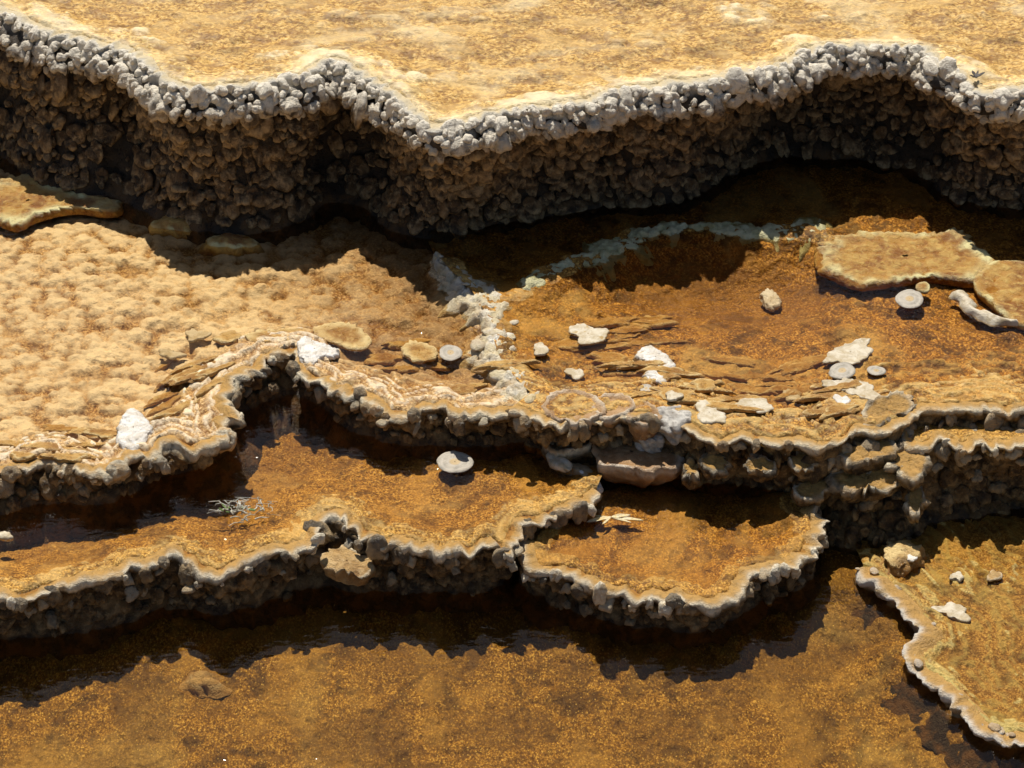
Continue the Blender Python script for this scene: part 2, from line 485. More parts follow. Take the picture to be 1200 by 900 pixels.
RIM2S = [(1046, 492), (1058, 504), (1072, 520), (1086, 523), (1095, 512), (1105, 508), (1114, 514), (1124, 523), (1136, 518), (1144, 510), (1152, 515), (1162, 523), (1172, 516), (1184, 520), (1200, 513), (1260, 520), (1340, 508), (1500, 516)]
BASE2S = [(1046, 584), (1058, 596), (1074, 606), (1090, 606), (1110, 604), (1140, 602), (1170, 598), (1200, 592), (1280, 590), (1500, 580)]
DAM = [(1014, 662), (1022, 676), (1036, 688), (1052, 700), (1066, 716), (1078, 730), (1090, 738), (1078, 752), (1066, 764), (1072, 778), (1090, 790), (1108, 802), (1120, 818), (1138, 834), (1154, 852), (1172, 866), (1196, 858), (1240, 872), (1300, 905), (1420, 940), (1500, 950)]
GREEN = [(612, 342), (630, 326), (652, 316), (672, 306), (694, 300), (716, 294), (734, 284), (752, 272), (776, 268), (806, 266), (836, 266), (864, 270), (890, 276), (916, 272), (944, 268), (966, 276)]
DIVIDER = [(512, 296), (518, 306), (528, 318), (546, 334), (556, 346), (566, 362), (576, 376), (578, 394), (582, 412), (592, 430), (606, 446), (622, 462), (640, 474)]


# ------------------------------------------------------------------ builders
def cusps(s, w, seed):
    """jagged lip: pointed drips between concave bites, mixed with rounded lobes of uneven width"""
    u = s / w + 2.2 * fbm(s / (w * 4.5), s * 0 + 1.7, seed + 50, 3)
    cell = np.floor(u); fr = u - cell
    amp = 0.35 + 1.1 * h2(cell, cell * 0, seed + 51)
    ampn = 0.35 + 1.1 * h2(cell + 1, cell * 0, seed + 51)
    bite = 1 - np.sin(np.pi * fr)                                  # cusp at cell borders
    lob = np.sin(np.pi * fr) ** 0.8
    m = sstep(-.15, .15, vn(s / (w * 3.1), s * 0 + 4, seed + 52))
    a = amp * (1 - fr) + ampn * fr
    a = a * (0.25 + 1.2 * sstep(-.5, .5, fbm(s / (w * 5), s * 0 + 6, seed + 54, 2)))
    fine = 0.55 * fbm(s / (w * .30), s * 0 + 9, seed + 53, 2)
    return a * (m * (bite - .45) + (1 - m) * (lob - .6)) + fine


def wall(parent, segs, zt, zb, mat, seed, ds=0.0055, nrow=34, scal=0.014, scw=0.045, lump=0.012, lw=0.04, over=0.012, crest=0.006, sub=0.09, rimdepth=0.022, setback=0.018, bigf=0.012, core=None, flare=0.0, recess=(), sb0=0.0):
    rims, bases = [], []
    for rim, base in segs:
        a = chaikin(PL(rim, zt), 1); b = chaikin(PL(base, zb), 2)
        n = max(8, int(max(length(a), length(b)) / ds))
        a = resample(a, n); b = resample(b, n)
        if rims: a, b = a[1:], b[1:]
        rims.append(a); bases.append(b)
    rim = np.vstack(rims); base = np.vstack(bases)
    mid = gsmooth((rim + base) / 2, 9)
    tan = np.gradient(mid, axis=0)
    tan /= np.linalg.norm(tan, axis=1, keepdims=True) + 1e-9
    nor = gsmooth(np.stack([tan[:, 1], -tan[:, 0]], 1), 5)
    nor /= np.linalg.norm(nor, axis=1, keepdims=True) + 1e-9
    s = np.r_[0, np.cumsum(np.hypot(*np.diff(mid, axis=0).T))]
    # scalloped lip
    sc = cusps(s, scw, seed) * scal
    cz = crest * (fbm(s / 0.05, s * 0 + 3.3, seed + 5, 3) * 1.3) - 0.25 * np.clip(sc, 0, 1)
    lipd = 0.5 + 2.6 * sstep(-.1, .6, fbm(s / .07, s * 0 + 2.2, seed + 71, 3))
    lipw = 0.45 + 0.9 * sstep(-.5, .5, fbm(s / .05, s * 0 + 8.2, seed + 72, 3))
    rec = 0 * s
    for x0, wx, dep in recess:
        rec = rec + dep * np.exp(-((rim[:, 0] - x0) / wx) ** 2)
    rows, rf, wet, tt = [], [], [], []
    for off, dz, r in ((-0.034, -0.012, 0.0), (-0.018, -0.004, 0.0), (-0.005, -0.001, 0.1), (0.004, 0.001, 0.45), (0.012, 0.0005, 0.9), (0.018, -0.0015, 1.0), (0.0195, -0.005, 1.0)):
        k = sstep(-0.04, 0.0, off)
        rows.append((rim + nor * (off + sc * k)[:, None], zt + (dz * lipd if off > 0 else dz) + cz * sstep(-0.045, -0.01, off), r * lipw if off < .012 else r, 0.0, 0.0))
    for i in range(1, nrow + 1):
        t = i / nrow
        k = (1 - t) ** (9 * (zt - zb) / 0.12)
        rows.append((rim * (1 - t) + base * t + nor * ((over + .004) * k + sc * k + flare * sstep(-.02, .11, t) * (1 - sstep(.28, .62, t)))[:, None], zt - 0.003 - 0.006 * lipd + (zb - zt + 0.003 + 0.006 * lipd) * t + cz * (1 - t), None, t, 0.0))
    for i in range(1, 7):
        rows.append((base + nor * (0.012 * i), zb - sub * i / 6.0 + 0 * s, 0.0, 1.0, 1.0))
    V = np.zeros((len(rows), len(s), 3)); RF = np.zeros((len(rows), len(s))); WT = RF.copy(); TP = RF.copy(); TOP = RF.copy()
    H = zt - zb
    for i, (xy, z, r, t, w) in enumerate(rows):
        z = z + 0 * s
        amp = 1.0 if t > 0 else (0.3 if i >= 3 else 0.0)
        d1 = dome(s / lw + 0.35 * vn(s / 0.1, z / 0.06, seed + 3), z / (lw * 0.75), seed + 11)
        d2 = dome(s / (lw * 0.42), z / (lw * 0.36), seed + 23)
        f = fbm(s / 0.13, z / 0.10, seed + 31, 4)
        flute = fbm(s / 0.05, z / 0.5, seed + 41, 3)
        D = amp * (lump * (d1 - 0.5) + lump * 0.42 * (d2 - 0.4) + 0.016 * f + 0.012 * flute * t + bigf * fbm(s / .22, z / .9, seed + 61, 2) * sstep(0, .3, t)) - setback * sstep(sb0, sb0 + .02 / (zt - zb), t) * (1 - sstep(.6, 1, t) * .5) - rec * sstep(.10, .34, t) * (1 - .35 * sstep(.75, 1, t))
        if w: D = D * 0.8
        V[i, :, :2] = xy + nor * D[:, None]
        V[i, :, 2] = z + (amp * 0.004 * (d2 - 0.4) if t == 0 else 0)
        if r is None:
            r = sstep(rimdepth * (0.6 + 0.8 * np.abs(vn(s / 0.06, s * 0, seed + 7))), 0.0, (zt - z)) * 0.85
        RF[i] = r
        TOP[i] = (1, 1, 1, .8, .35, .1, 0)[i] if i < 7 else 0
        TP[i] = np.clip(d1 * 0.9 + d2 * 0.3 - 0.45, 0, 1)
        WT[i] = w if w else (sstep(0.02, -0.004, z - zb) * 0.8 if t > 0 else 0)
    me = mesh_from('wall', V, grid_faces(len(rows), len(s)), {'rimf': RF, 'wet': WT, 'tip': TP, 'top': TOP})
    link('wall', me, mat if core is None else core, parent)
    nhead = 7
    return dict(V=V, nor=nor, tan=tan, s=s, nhead=nhead, nrow=nrow, zt=zt, zb=zb, parent=parent)


_ICO = None
def ico():
    global _ICO
    if _ICO is None:
        import bmesh
        bm = bmesh.new(); bmesh.ops.create_icosphere(bm, subdivisions=2, radius=1.0)
        V = np.array([v.co[:] for v in bm.verts]); F = np.array([[v.index for v in f.verts] for f in bm.faces])
        bm.free(); _ICO = (V, F)
    return _ICO


def nodule_variant(seed, drop=1.2, tiltdeg=32, flat=1.0, out=0.30, la=0.22):
    """a hanging mineral scale: flat shelf above, rounded lobed apron below; local X along the wall, Y outward, Z up"""
    rng = np.random.RandomState(seed + 40)
    na, nr = 18, 6
    ph = np.linspace(-math.pi, math.pi, na, endpoint=False)
    k = rng.randint(2, 6); p0 = rng.uniform(0, 6.28); k2 = rng.randint(5, 9)
    low = 0.5 + 0.5 * np.cos(ph)
    lob = 0.5 + 0.5 * np.cos(k * ph + p0)
    Rr = 0.84 + la * lob * low + 0.05 * np.cos(k2 * ph + p0) + 0.09 * rng.randn() * np.sin(ph) + 0.10 * rng.randn() * np.cos(2 * ph)
    V, tip = [], []
    bul = rng.uniform(0.50, 0.80) * flat
    for i in range(nr):
        r = 0.03 + 0.97 * (i / (nr - 1)) ** 0.75
        X = r * Rr * np.sin(ph)
        L = -r * Rr * np.cos(ph) * drop
        N = bul * np.sqrt(np.clip(1.0 - r ** 2.4, 0, 1)) + 0.20 * (lob - .5) * low * r * (1 - r ** 5) + 0.07 * vn(X * 2.5 + seed, L * 2.5, seed)
        V.append(np.stack([X, N, L], 1)); tip.append(np.clip(low * (0.25 + r) - .2, 0, 1))
    for r, d in ((0.90, -0.14), (0.55, -0.32), (0.03, -0.42)):
        V.append(np.stack([r * Rr * np.sin(ph), np.full(na, d), -r * Rr * np.cos(ph) * drop], 1)); tip.append(np.full(na, 0.10 * r))
    V = np.array(V); nrow_ = V.shape[0]
    V = V.reshape(-1, 3)
    a = tiltdeg * math.pi / 180 * (1 + 0.15 * rng.randn())
    ca, sa = math.cos(a), math.sin(a)
    V[:, 0] += 0.08 * vn(V[:, 0] * 2, V[:, 2] * 2, seed + 5)
    W = np.stack([V[:, 0], V[:, 1] * ca - V[:, 2] * sa, V[:, 2] * ca + V[:, 1] * sa], 1)
    W[:, 1] += out
    F = grid_faces(nrow_, na, True)[:, ::-1]
    # outward front faces
    return W, F, np.concatenate(tip)


NODV = [nodule_variant(i, d, t) for i, (d, t) in enumerate([(1.2, 36), (1.5, 30), (1.1, 42), (1.7, 26), (1.35, 38), (1.2, 44), (1.0, 50), (1.4, 33)])]
NODL = [nodule_variant(40 + i, d, t, .75, .06) for i, (d, t) in enumerate([(1.4, 26), (1.6, 22), (1.2, 32), (1.7, 20), (1.5, 24), (1.3, 36)])]
NODF = [nodule_variant(60 + i, d, t, .55, .14, .36) for i, (d, t) in enumerate([(1.0, 36), (1.3, 30), (0.8, 42), (1.15, 34), (0.9, 40), (1.4, 28)])]
NODR = [nodule_variant(20 + i, d, t) for i, (d, t) in enumerate([(1.0, 62), (1.1, 70), (0.9, 56), (1.0, 76), (1.0, 66), (1.2, 60)])]


def scatter(W, mat, spacing, rowsp, size, t0, t1, seed, maxparts=300, name='nodule', rimf=lambda t: 0.0, stuffname='nodule_cluster', squash=1.0, keep=1.0, NOD=NODV):
    rng = np.random.RandomState(seed)
    V = W['V']; n = V.shape[1]
    items = []
    H = W['zt'] - W['zb']
    nr = max(1, int(round((t1 - t0) * H / rowsp)))
    for r in range(nr + 1):
        t = t0 + (t1 - t0) * r / max(1, nr)
        s = rng.uniform(0, spacing)
        while s < W['s'][-1]:
            if rng.rand() < keep:
                tj = np.clip(t + rng.randn() * rowsp / H * 0.32, 0, 1.0)
                i = int(np.clip(np.searchsorted(W['s'], s + rng.randn() * spacing * 0.2), 0, n - 1))
                row = W['nhead'] - 1 + tj * W['nrow']
                r0 = int(min(row, V.shape[0] - 2)); fr = row - r0
                p = V[r0, i] * (1 - fr) + V[r0 + 1, i] * fr
                sz = (size[0] + (size[1] - size[0]) * rng.rand() ** 1.6) * (1.4 if rng.rand() < 0.10 else 1.0) * (1 - 0.15 * tj)
                nn = W['nor'][i]
                a = math.atan2(nn[1], nn[0]) - math.pi / 2 + rng.randn() * 0.35
                tilt = rng.randn() * 0.2 - 0.05
                roll = rng.randn() * 0.22
                M_ = Matrix.Translation(Vector(p)) @ Matrix.Rotation(a, 4, 'Z') @ Matrix.Rotation(tilt, 4, 'X') @ Matrix.Rotation(roll, 4, 'Y') @ Matrix.Diagonal((sz * rng.uniform(0.85, 1.3), sz * rng.uniform(0.8, 1.1), sz * rng.uniform(0.8, 1.15) * squash, 1))
                items.append((sz, rng.randint(len(NOD)), M_, tj))
            s += spacing * rng.uniform(0.75, 1.3)
    # the pieces inside the frame show largest
    def score(it):
        x, y, z = it[2].translation
        d = np.array([x, y, z]) - CPOS
        f = d @ FWD
        u = d[0] / f * FPX
        return it[0] + (0 if abs(u) < 610 else -10)
    items.sort(key=score, reverse=True)
    base = {}
    for k, (sz, v, M_, tj) in enumerate(items[:maxparts]):
        rk = round(float(rimf(tj)), 1)
        if (v, rk) not in base:
            W_, F, tip = NOD[v]
            me = mesh_from(name, W_, F, {'tip': tip, 'rimf': np.full(len(W_), rk), 'wet': np.zeros(len(W_))})
            me.materials.append(mat)
            base[(v, rk)] = me
        o = bpy.data.objects.new(name, base[(v, rk)])
        COL.objects.link(o)
        o.parent = W['parent']
        o.matrix_local = M_
    rest = items[maxparts:]
    if rest:
        VV, FF, TT, RR = [], [], [], []
        off = 0
        for sz, v, M_, tj in rest:
            W_, F, tip = NOD[v]
            m = np.array(M_)
            VV.append(W_ @ m[:3, :3].T + m[:3, 3]); FF.append(F + off); TT.append(tip); RR.append(np.full(len(W_), rimf(tj))); off += len(W_)
        me = mesh_from(stuffname, np.vstack(VV), np.vstack(FF), {'tip': np.concatenate(TT), 'rimf': np.concatenate(RR), 'wet': np.zeros(off)})
        o = link(stuffname, me, mat, W['parent'])
        o['kind'] = 'stuff'


def lipshells(W, mat, seed, keep=.10, size=(.005, .018), n=90):
    scatter(W, mat, 0.034, 0.02, size, 0.0, 0.10, seed, n, 'lip_shell', lambda t: 1.0, 'lip_shell_cluster', 1.0, keep, NODL)


NODP = [nodule_variant(80 + i, d, t, .8, .34, .30) for i, (d, t) in enumerate([(1.1, 48), (1.3, 42), (0.9, 56), (1.2, 50), (1.0, 60)])]


def pale_lobes(W, mat, seed, keep=.30, size=(.010, .022)):
    scatter(W, mat, 0.034, 0.026, size, 0.16, 0.72, seed, 60, 'pale_lobe', lambda t: .55 * (1 - t), 'pale_lobe_cluster', 1.0, keep, NODP)


def seg_dist(pts, line):
    """distance to a polyline and arc position of the nearest point, plus the nearest point"""
    best = np.full(len(pts), 1e9); arc = np.zeros(len(pts)); near = np.zeros((len(pts), 2))
    acc = 0.0
    for a, b in zip(line[:-1], line[1:]):
        ab = b - a; L = np.hypot(*ab)
        if L < 1e-9: continue
        t = np.clip(((pts - a) @ ab) / (L * L), 0, 1)
        q = a + t[:, None] * ab
        d = np.hypot(*(pts - q).T)
        m = d < best
        best[m] = d[m]; arc[m] = acc + t[m] * L; near[m] = q[m]
        acc += L
    return best, arc, near


def inside(pts, poly):
    x, y = pts.T
    c = np.zeros(len(pts), bool)
    j = poly[-1]
    for p in poly:
        cond = ((p[1] > y) != (j[1] > y))
        xi = (j[0] - p[0]) * (y - p[1]) / ((j[1] - p[1]) + 1e-12) + p[0]
        c ^= cond & (x < xi)
        j = p
    return c


def bed(name, poly, rim, fn, step, mat, parent=None, dive=True, matf=None):
    lo = poly.min(0); hi = poly.max(0)
    xs = np.arange(lo[0] - step, hi[0] + 2 * step, step); ys = np.arange(lo[1] - step, hi[1] + 2 * step, step)
    X, Y = np.meshgrid(xs, ys)
    pts = np.stack([X.ravel(), Y.ravel()], 1)
    ins = inside(pts, poly)
    I = ins.reshape(X.shape)
    cell = I[:-1, :-1] | I[1:, :-1] | I[1:, 1:] | I[:-1, 1:]
    F = grid_faces(*X.shape)[cell.ravel()][:, ::-1]
    used = np.unique(F)
    remap = -np.ones(len(pts), int); remap[used] = np.arange(len(used))
    pts = pts[used]; F = remap[F]
    out = ~ins[used]
    if out.any():
        cl = np.vstack([poly, poly[:1]])
        _, _, near = seg_dist(pts[out], cl)
        pts[out] = near
    d, s, _ = seg_dist(pts, rim)
    z, rimf, crest = fn(pts[:, 0], pts[:, 1], d, s)
    x, y = pts.T
    mt_ = matf(x, y, z) if matf else 0 * x
    if dive: z = z - 0.03 * sstep(.016, 0, d)
    me = mesh_from(name, np.column_stack([pts, z]), F, {'rimf': rimf, 'crest': crest, 'mat': mt_})
    return link(name, me, mat, parent)


def sheet(name, poly, z, mat, label, step=0.02):
    o = bed(name, poly, poly[:2], lambda x, y, d, q: (z + 0 * x, 0 * x, 0 * x), step, mat, None, False)
    return tag(o, label, 'water', None, 'structure')


def ledge(name, outline, z, thick, mat, parent=None, seed=0, dish=0.004, rim=0.004, taper=0.7, scal=0.006, scw=0.03, lump=0.004, lw=0.02, domeh=0.0, tilt=(0, 0), ctr=None, rim_from=0.72, world=False, step=0.006, side_rim=0.5, top=0.0):
    p = np.array(outline, float) if world else PL(outline, z)
    p = np.vstack([p, p[:1]])
    p = chaikin(p, 1)
    per = length(p)
    n = int(np.clip(per / step, 28, 420))
    p = resample(p, n + 1)[:-1]
    c = p.mean(0) if ctr is None else np.array(ctr)
    if np.sum(p[:, 0] * np.roll(p[:, 1], -1) - p[:, 1] * np.roll(p[:, 0], -1)) < 0: p = p[::-1]
    dirv = p - c
    rad = np.hypot(*dirv.T)
    rm = rad.mean()
    u = np.linspace(0, per, n, endpoint=False)
    sc = cusps(u, scw, seed) * scal
    sc = sc * sstep(0, 4 * step, np.minimum(u, per - u))
    kin = max(6, int(rm / step))
    rows = []
    rr = np.linspace(0.02, 1, kin) ** 0.85
    for r in rr:
        rows.append((r, None, 0))
    nside = max(5, int(thick / step))
    for k in range(1, nside + 1):
        rows.append((1.0, k / nside, 1))
    V = np.zeros((len(rows), n, 3)); RF = np.zeros((len(rows), n)); TP = RF.copy(); RA = RF.copy(); TO = RF.copy()
    for i, (r, k, side) in enumerate(rows):
        if not side:
            q = c + dirv * r * (1 + (sc / rad * r ** 9))[:, None]
            zz = z + rim * np.exp(-((r - 0.93) / 0.07) ** 2) - dish * (1 - r ** 3) + domeh * (1 - r ** 2)
            if r > 0.97: zz -= rim * 0.6
            rfv = sstep(rim_from, 0.97, r + 0.08 * vn(q[:, 0] / .02, q[:, 1] / .02, seed))
            rfv = rfv * (0.25 + 0.75 * sstep(-.25, .25, fbm(q[:, 0] / .05, q[:, 1] / .05, seed + 77, 3)))
            amp = 1.0
        else:
            sh = 1 + 0.05 * math.sin(k * math.pi) - (1 - taper) * k ** 1.4
            q = c + dirv * sh * (1 + (sc / rad * (1 - k)))[:, None]
            zz = z - rim * 0.6 - thick * k
            rfv = (1 - sstep(0, side_rim, k)) * np.ones(n)
            amp = 1.3
        z3 = zz + 0 * u
        dm = dome(q[:, 0] / lw + z3 / lw * .6, q[:, 1] / lw - z3 / lw, seed + 9)
        fb = fbm(q[:, 0] / (lw * 3), q[:, 1] / (lw * 3) + z3 / lw, seed + 19, 3)
        disp = amp * (lump * (dm - .4) + lump * .8 * fb)
        if side:
            q = q + dirv / rad[:, None] * disp[:, None]
        else:
            z3 = z3 + disp * (0.4 + 0.6 * r)
        V[i, :, :2] = q
        V[i, :, 2] = z3 + (q[:, 0] - c[0]) * tilt[0] + (q[:, 1] - c[1]) * tilt[1]
        RF[i] = rfv; TP[i] = np.clip(dm - .3, 0, 1); RA[i] = r; TO[i] = 0 if side else top * (1 - sstep(.7, .95, r))
    Vf = V.reshape(-1, 3)
    org = np.array([c[0], c[1], z - thick])
    F = grid_faces(len(rows), n, True)
    me = mesh_from(name, Vf - org, F, {'rimf': RF, 'tip': TP, 'rad': RA, 'top': TO, 'wet': np.zeros(RF.shape)})
    o = link(name, me, mat, parent)
    o.location = org
    return o


def ridge(name, line, z, width, height, mat, seed, parent=None, ds=0.006, lump=0.008, lw=0.025, rimpow=1.0, closed_bottom=0.05):
    p = resample(chaikin(PL(line, z), 2), 400)
    n = max(20, int(length(p) / ds))
    p = resample(p, n)
    tan = np.gradient(gsmooth(p, 4), axis=0); tan /= np.linalg.norm(tan, axis=1, keepdims=True)
    nor = np.stack([tan[:, 1], -tan[:, 0]], 1)
    s = np.r_[0, np.cumsum(np.hypot(*np.diff(p, axis=0).T))]
    f = s / s[-1]
    w = np.interp(f, *zip(*width)); h = np.interp(f, *zip(*height))
    w = w * (1 + 0.45 * fbm(s / .09, s * 0, seed, 2))
    U = np.linspace(-1, 1, 33)
    V = np.zeros((len(U), n, 3)); RF = np.zeros((len(U), n)); TP = RF.copy()
    ends = np.sqrt(np.clip(np.minimum(f, 1 - f) / 0.02, 0, 1))
    for i, u in enumerate(U):
        prof = (1 - abs(u) ** 1.5)
        off = w * u * (1 + 0.75 * fbm(s / .045, s * 0 + np.sign(u) * 5, seed + 2, 4)) * (0.3 + .7 * ends)
        q = p + nor * off[:, None]
        dm = dome(q[:, 0] / lw, q[:, 1] / lw, seed + 3); d2 = dome(q[:, 0] / lw * 2.4, q[:, 1] / lw * 2.4, seed + 4)
        V[i, :, :2] = q
        V[i, :, 2] = z - closed_bottom * (1 - prof) ** 1.3 + h * prof * ends * (1 + .9 * fbm(q[:, 0] / .05, q[:, 1] / .05, seed + 6, 4)) + lump * (dm - .4 + .5 * d2) * min(1, prof * 1.6) * ends
        V[i, :, :2] += 0.010 * np.stack([fbm(q[:, 0] / .03, q[:, 1] / .03, seed + 12, 3), fbm(q[:, 0] / .03 + 50, q[:, 1] / .03, seed + 13, 3)], 1)
        RF[i] = np.clip(prof ** rimpow * (0.35 + 0.85 * np.abs(fbm(q[:, 0] / .06, q[:, 1] / .06, seed + 8, 3)) * 2), 0, 1)
        TP[i] = dm
    org = np.array([*p.mean(0), z - closed_bottom])
    me = mesh_from(name, V.reshape(-1, 3) - org, grid_faces(len(U), n), {'rimf': RF, 'tip': TP, 'wet': np.zeros(RF.shape)})
    o = link(name, me, mat, parent); o.location = org
    return o


def ell(px, py, rx, ry, seed=0, wob=0.12, n=18, ang=0.0):
    rng = np.random.RandomState(seed)
    ph = rng.uniform(0, 6.28, 4)
    out = []
    for k in range(n):
        a = 2 * math.pi * k / n
        r = 1 + wob * (math.sin(2 * a + ph[0]) * .6 + math.sin(3 * a + ph[1]) * .6 + math.sin(5 * a + ph[2]) * .4)
        x, y = rx * r * math.cos(a), ry * r * math.sin(a)
        out.append((px + x * math.cos(ang) - y * math.sin(ang), py + x * math.sin(ang) + y * math.cos(ang)))
    return out


def tube(pts, rad, n=6):
    pts = [Vector(p) for p in pts]
    V, F = [], []
    for i, p in enumerate(pts):
        t = (pts[min(i + 1, len(pts) - 1)] - pts[max(i - 1, 0)]).normalized()
        a = t.orthogonal().normalized(); b = t.cross(a)
        r = rad * (1 - 0.75 * i / (len(pts) - 1))
        for k in range(n):
            an = 2 * math.pi * k / n
            V.append(p + (a * math.cos(an) + b * math.sin(an)) * r)
    for i in range(len(pts) - 1):
        for k in range(n):
            F.append((i * n + k, i * n + (k + 1) % n, (i + 1) * n + (k + 1) % n, (i + 1) * n + k))
    return np.array([v[:] for v in V]), np.array(F)


def leafmesh(L, w, curl, seed):
    """a folded blade with thickness"""
    rng = np.random.RandomState(seed)
    rows, cols = 9, 5
    V = []
    for side in (1, -1):
        for i in range(rows):
            t = i / (rows - 1)
            ww = w * math.sin(math.pi * min(1, t * 0.96 + 0.04)) ** 0.7
            for j in range(cols):
                u = j / (cols - 1) * 2 - 1
                V.append((u * ww, t * L, curl * t * t + abs(u) * ww * 0.35 + side * 0.0008 + 0.1 * w * math.sin(t * 9 + u * 2)))
    V = np.array(V)
    f = grid_faces(rows, cols)
    return V, np.vstack([f, f[:, ::-1] + rows * cols])


# ------------------------------------------------------------------ the setting: ground and front pool
def ground():
    n = 60
    g = np.linspace(-1, 1, n)
    g = np.sign(g) * np.abs(g) ** 2.5 * 60
    X, Y = np.meshgrid(g, g)
    Z = -0.30 + 0.05 * fbm(X / 3, Y / 3, 2, 3)
    me = mesh_from('ground', np.stack([X, Y, Z], -1), grid_faces(n, n)[:, ::-1], {'rimf': Z * 0, 'crest': Z * 0})
    o = link('ground', me, M['ground'])
    tag(o, 'pale travertine ground stretching away around the terraces', 'ground', None, 'structure')
ground()


def fn_front(x, y, d, s):
    z = -0.060 + 0.014 * fbm(x / .25, y / .25, 3, 3)
    z += 0.010 * dome(x / .045, y / .045, 5) * sstep(-.2, .5, fbm(x / .2, y / .2, 8, 2)) + 0.005 * dome(x / .018, y / .018, 6) + 0.004 * fbm(x / .02, y / .02, 7, 3)
    db, _, _ = seg_dist(np.stack([x, y], 1), PL(BASEB, 0.0))
    z += 0.030 * sstep(.11, .0, np.minimum(d, db))
    # shallow shelf between the round basin and the buttress
    c = P(1000, 662, 0.0)
    z += 0.055 * np.exp(-(((x - c[0]) / .07) ** 2 + ((y - c[1]) / .05) ** 2))
    dd, _, _ = seg_dist(np.stack([x, y], 1), PL(DAM, 0.0))
    z += 0.046 * sstep(.13, .02, dd)
    return np.minimum(z, -0.008), 0 * x, 0 * x

poly = np.array([P(-330, 1010, 0), P(1530, 1010, 0), P(1530, 700, 0), P(1230, 640, 0), P(1100, 560, 0), P(900, 540, 0), P(600, 610, 0), P(300, 640, 0), P(-330, 720, 0)])
o = bed('pool_floor', poly, PL(BASE1, 0), fn_front, 0.0065, M['front'], None, False, lambda x, y, z: .75 * sstep(.10, .38, fbm(x / .16, y / .12, 143, 4)) + 0 * x)
tag(o, 'golden brown granular bed of the lowest pool', 'pool floor', None, 'structure')
sheet('water', poly, L0 - 0.001, M['w_front'], 'clear shallow water over the golden brown bed of the lowest pool')

# ------------------------------------------------------------------ upper terrace
t3 = thing('travertine_terrace', 'tall terrace wall of overlapping brown mineral nodules under a chalk white rim', 'terrace')
w3 = wall(t3, [(RIM3, BASE3)], L3, L2R, M['wall3'], 3, nrow=60, scal=0.016, scw=0.05, lump=0.020, lw=0.05, over=0.006, crest=0.006, rimdepth=0.03, setback=0.032, bigf=0.03, core=M['shade_core3'], flare=0.04, sb0=0.13, recess=((-0.42, .11, .09), (0.78, .26, .11), (0.12, .16, .03), (-1.02, .06, .05)))
scatter(w3, M['wall3'], 0.036, 0.027, (0.016, 0.032), 0.14, 1.0, 4, 110, 'nodule', lambda t: 0.0, 'scale_cluster', 1.0, 0.9, NODF)
scatter(w3, M['wall3'], 0.027, 0.021, (0.008, 0.019), 0.16, 1.0, 5, 110, 'nodule', lambda t: 0.0, 'nodule_cluster', 1.0, 0.42)
scatter(w3, M['wall3'], 0.028, 0.015, (0.010, 0.020), 0.0, 0.17, 6, 80, 'rim_nodule', lambda t: 1.0 - t * 3.2, 'rim_nodule_cluster', 1.0, 1.0, NODR)

scatter(w3, M['wall3'], 0.034, 0.020, (0.013, 0.025), 0.0, 0.15, 7, 0, 'rim_nodule', lambda t: 1.0 - t * 3.2, 'rim_scale_cluster', 1.0, 0.75, NODF)


def fn_upper(x, y, d, s):
    e = sstep(0.35, 0.0, d)
    z = L3 - 0.028 + 0.024 * sstep(.16, 0, d) + 0.010 * fbm(x / .2, y / .12, 3, 4) + 0.013 * dome(x / .06, y / .045, 4) * sstep(-.3, .4, fbm(x / .15, y / .1, 12, 2)) + 0.006 * dome(x / .025, y / .018, 5) + 0.003 * fbm(x / .015, y / .015, 6, 2)
    cr = sstep(0.002, 0.014, z - (L3 - 0.020 + 0.020 * sstep(.16, 0, d))) * 0.8
    return np.minimum(z, L3 + 0.004), sstep(0.05, 0.0, d) * 0.7, cr
R3 = chaikin(PL(RIM3, L3), 1)
poly = np.vstack([R3, [[2.6, 2.9], [-2.6, 2.9]]])
bed('pool_floor', poly, R3, fn_upper, 0.0085, M['upper'], t3)
sheet('water', poly, L3 - 0.009, M['w_top'], 'thin film of water over the pale golden upper pool')
far = np.array([[-14, 2.88], [14, 2.88], [14, 24], [-14, 24]])
def fn_far(x, y, d, s):
    return L3 - 0.03 + 0.03 * fbm(x / .8, y / .8, 9, 3), 0 * x, 0 * x
o = bed('terrain', far, far, fn_far, 0.2, M['upper'], None, False)
tag(o, 'pale golden terrace flats running back behind the upper pool', 'terrain', None, 'structure')

# ------------------------------------------------------------------ middle terrace, milky left pool
t2l = thing('travertine_terrace', 'scalloped ochre terrace holding the pale milky pool, with a deep inlet in its rim', 'terrace')
w2l = wall(t2l, [(RIM2L_A, BASE2L_A), (RIM2L_B, BASE2L_B)], L2L, L1, M['wall2'], 13, nrow=26, scal=0.017, scw=0.046, lump=0.014, lw=0.036, over=0.016, crest=0.010, rimdepth=0.010, flare=0.016)
scatter(w2l, M['wall2'], 0.040, 0.026, (0.012, 0.023), 0.05, 0.85, 15, 300, 'drip_lobe', lambda t: max(0, 0.25 - t * 2), 'drip_cluster', 1.0, 0.7, NODL)
pale_lobes(w2l, M['wall2'], 116)


lipshells(w2l, M['wall2'], 16)


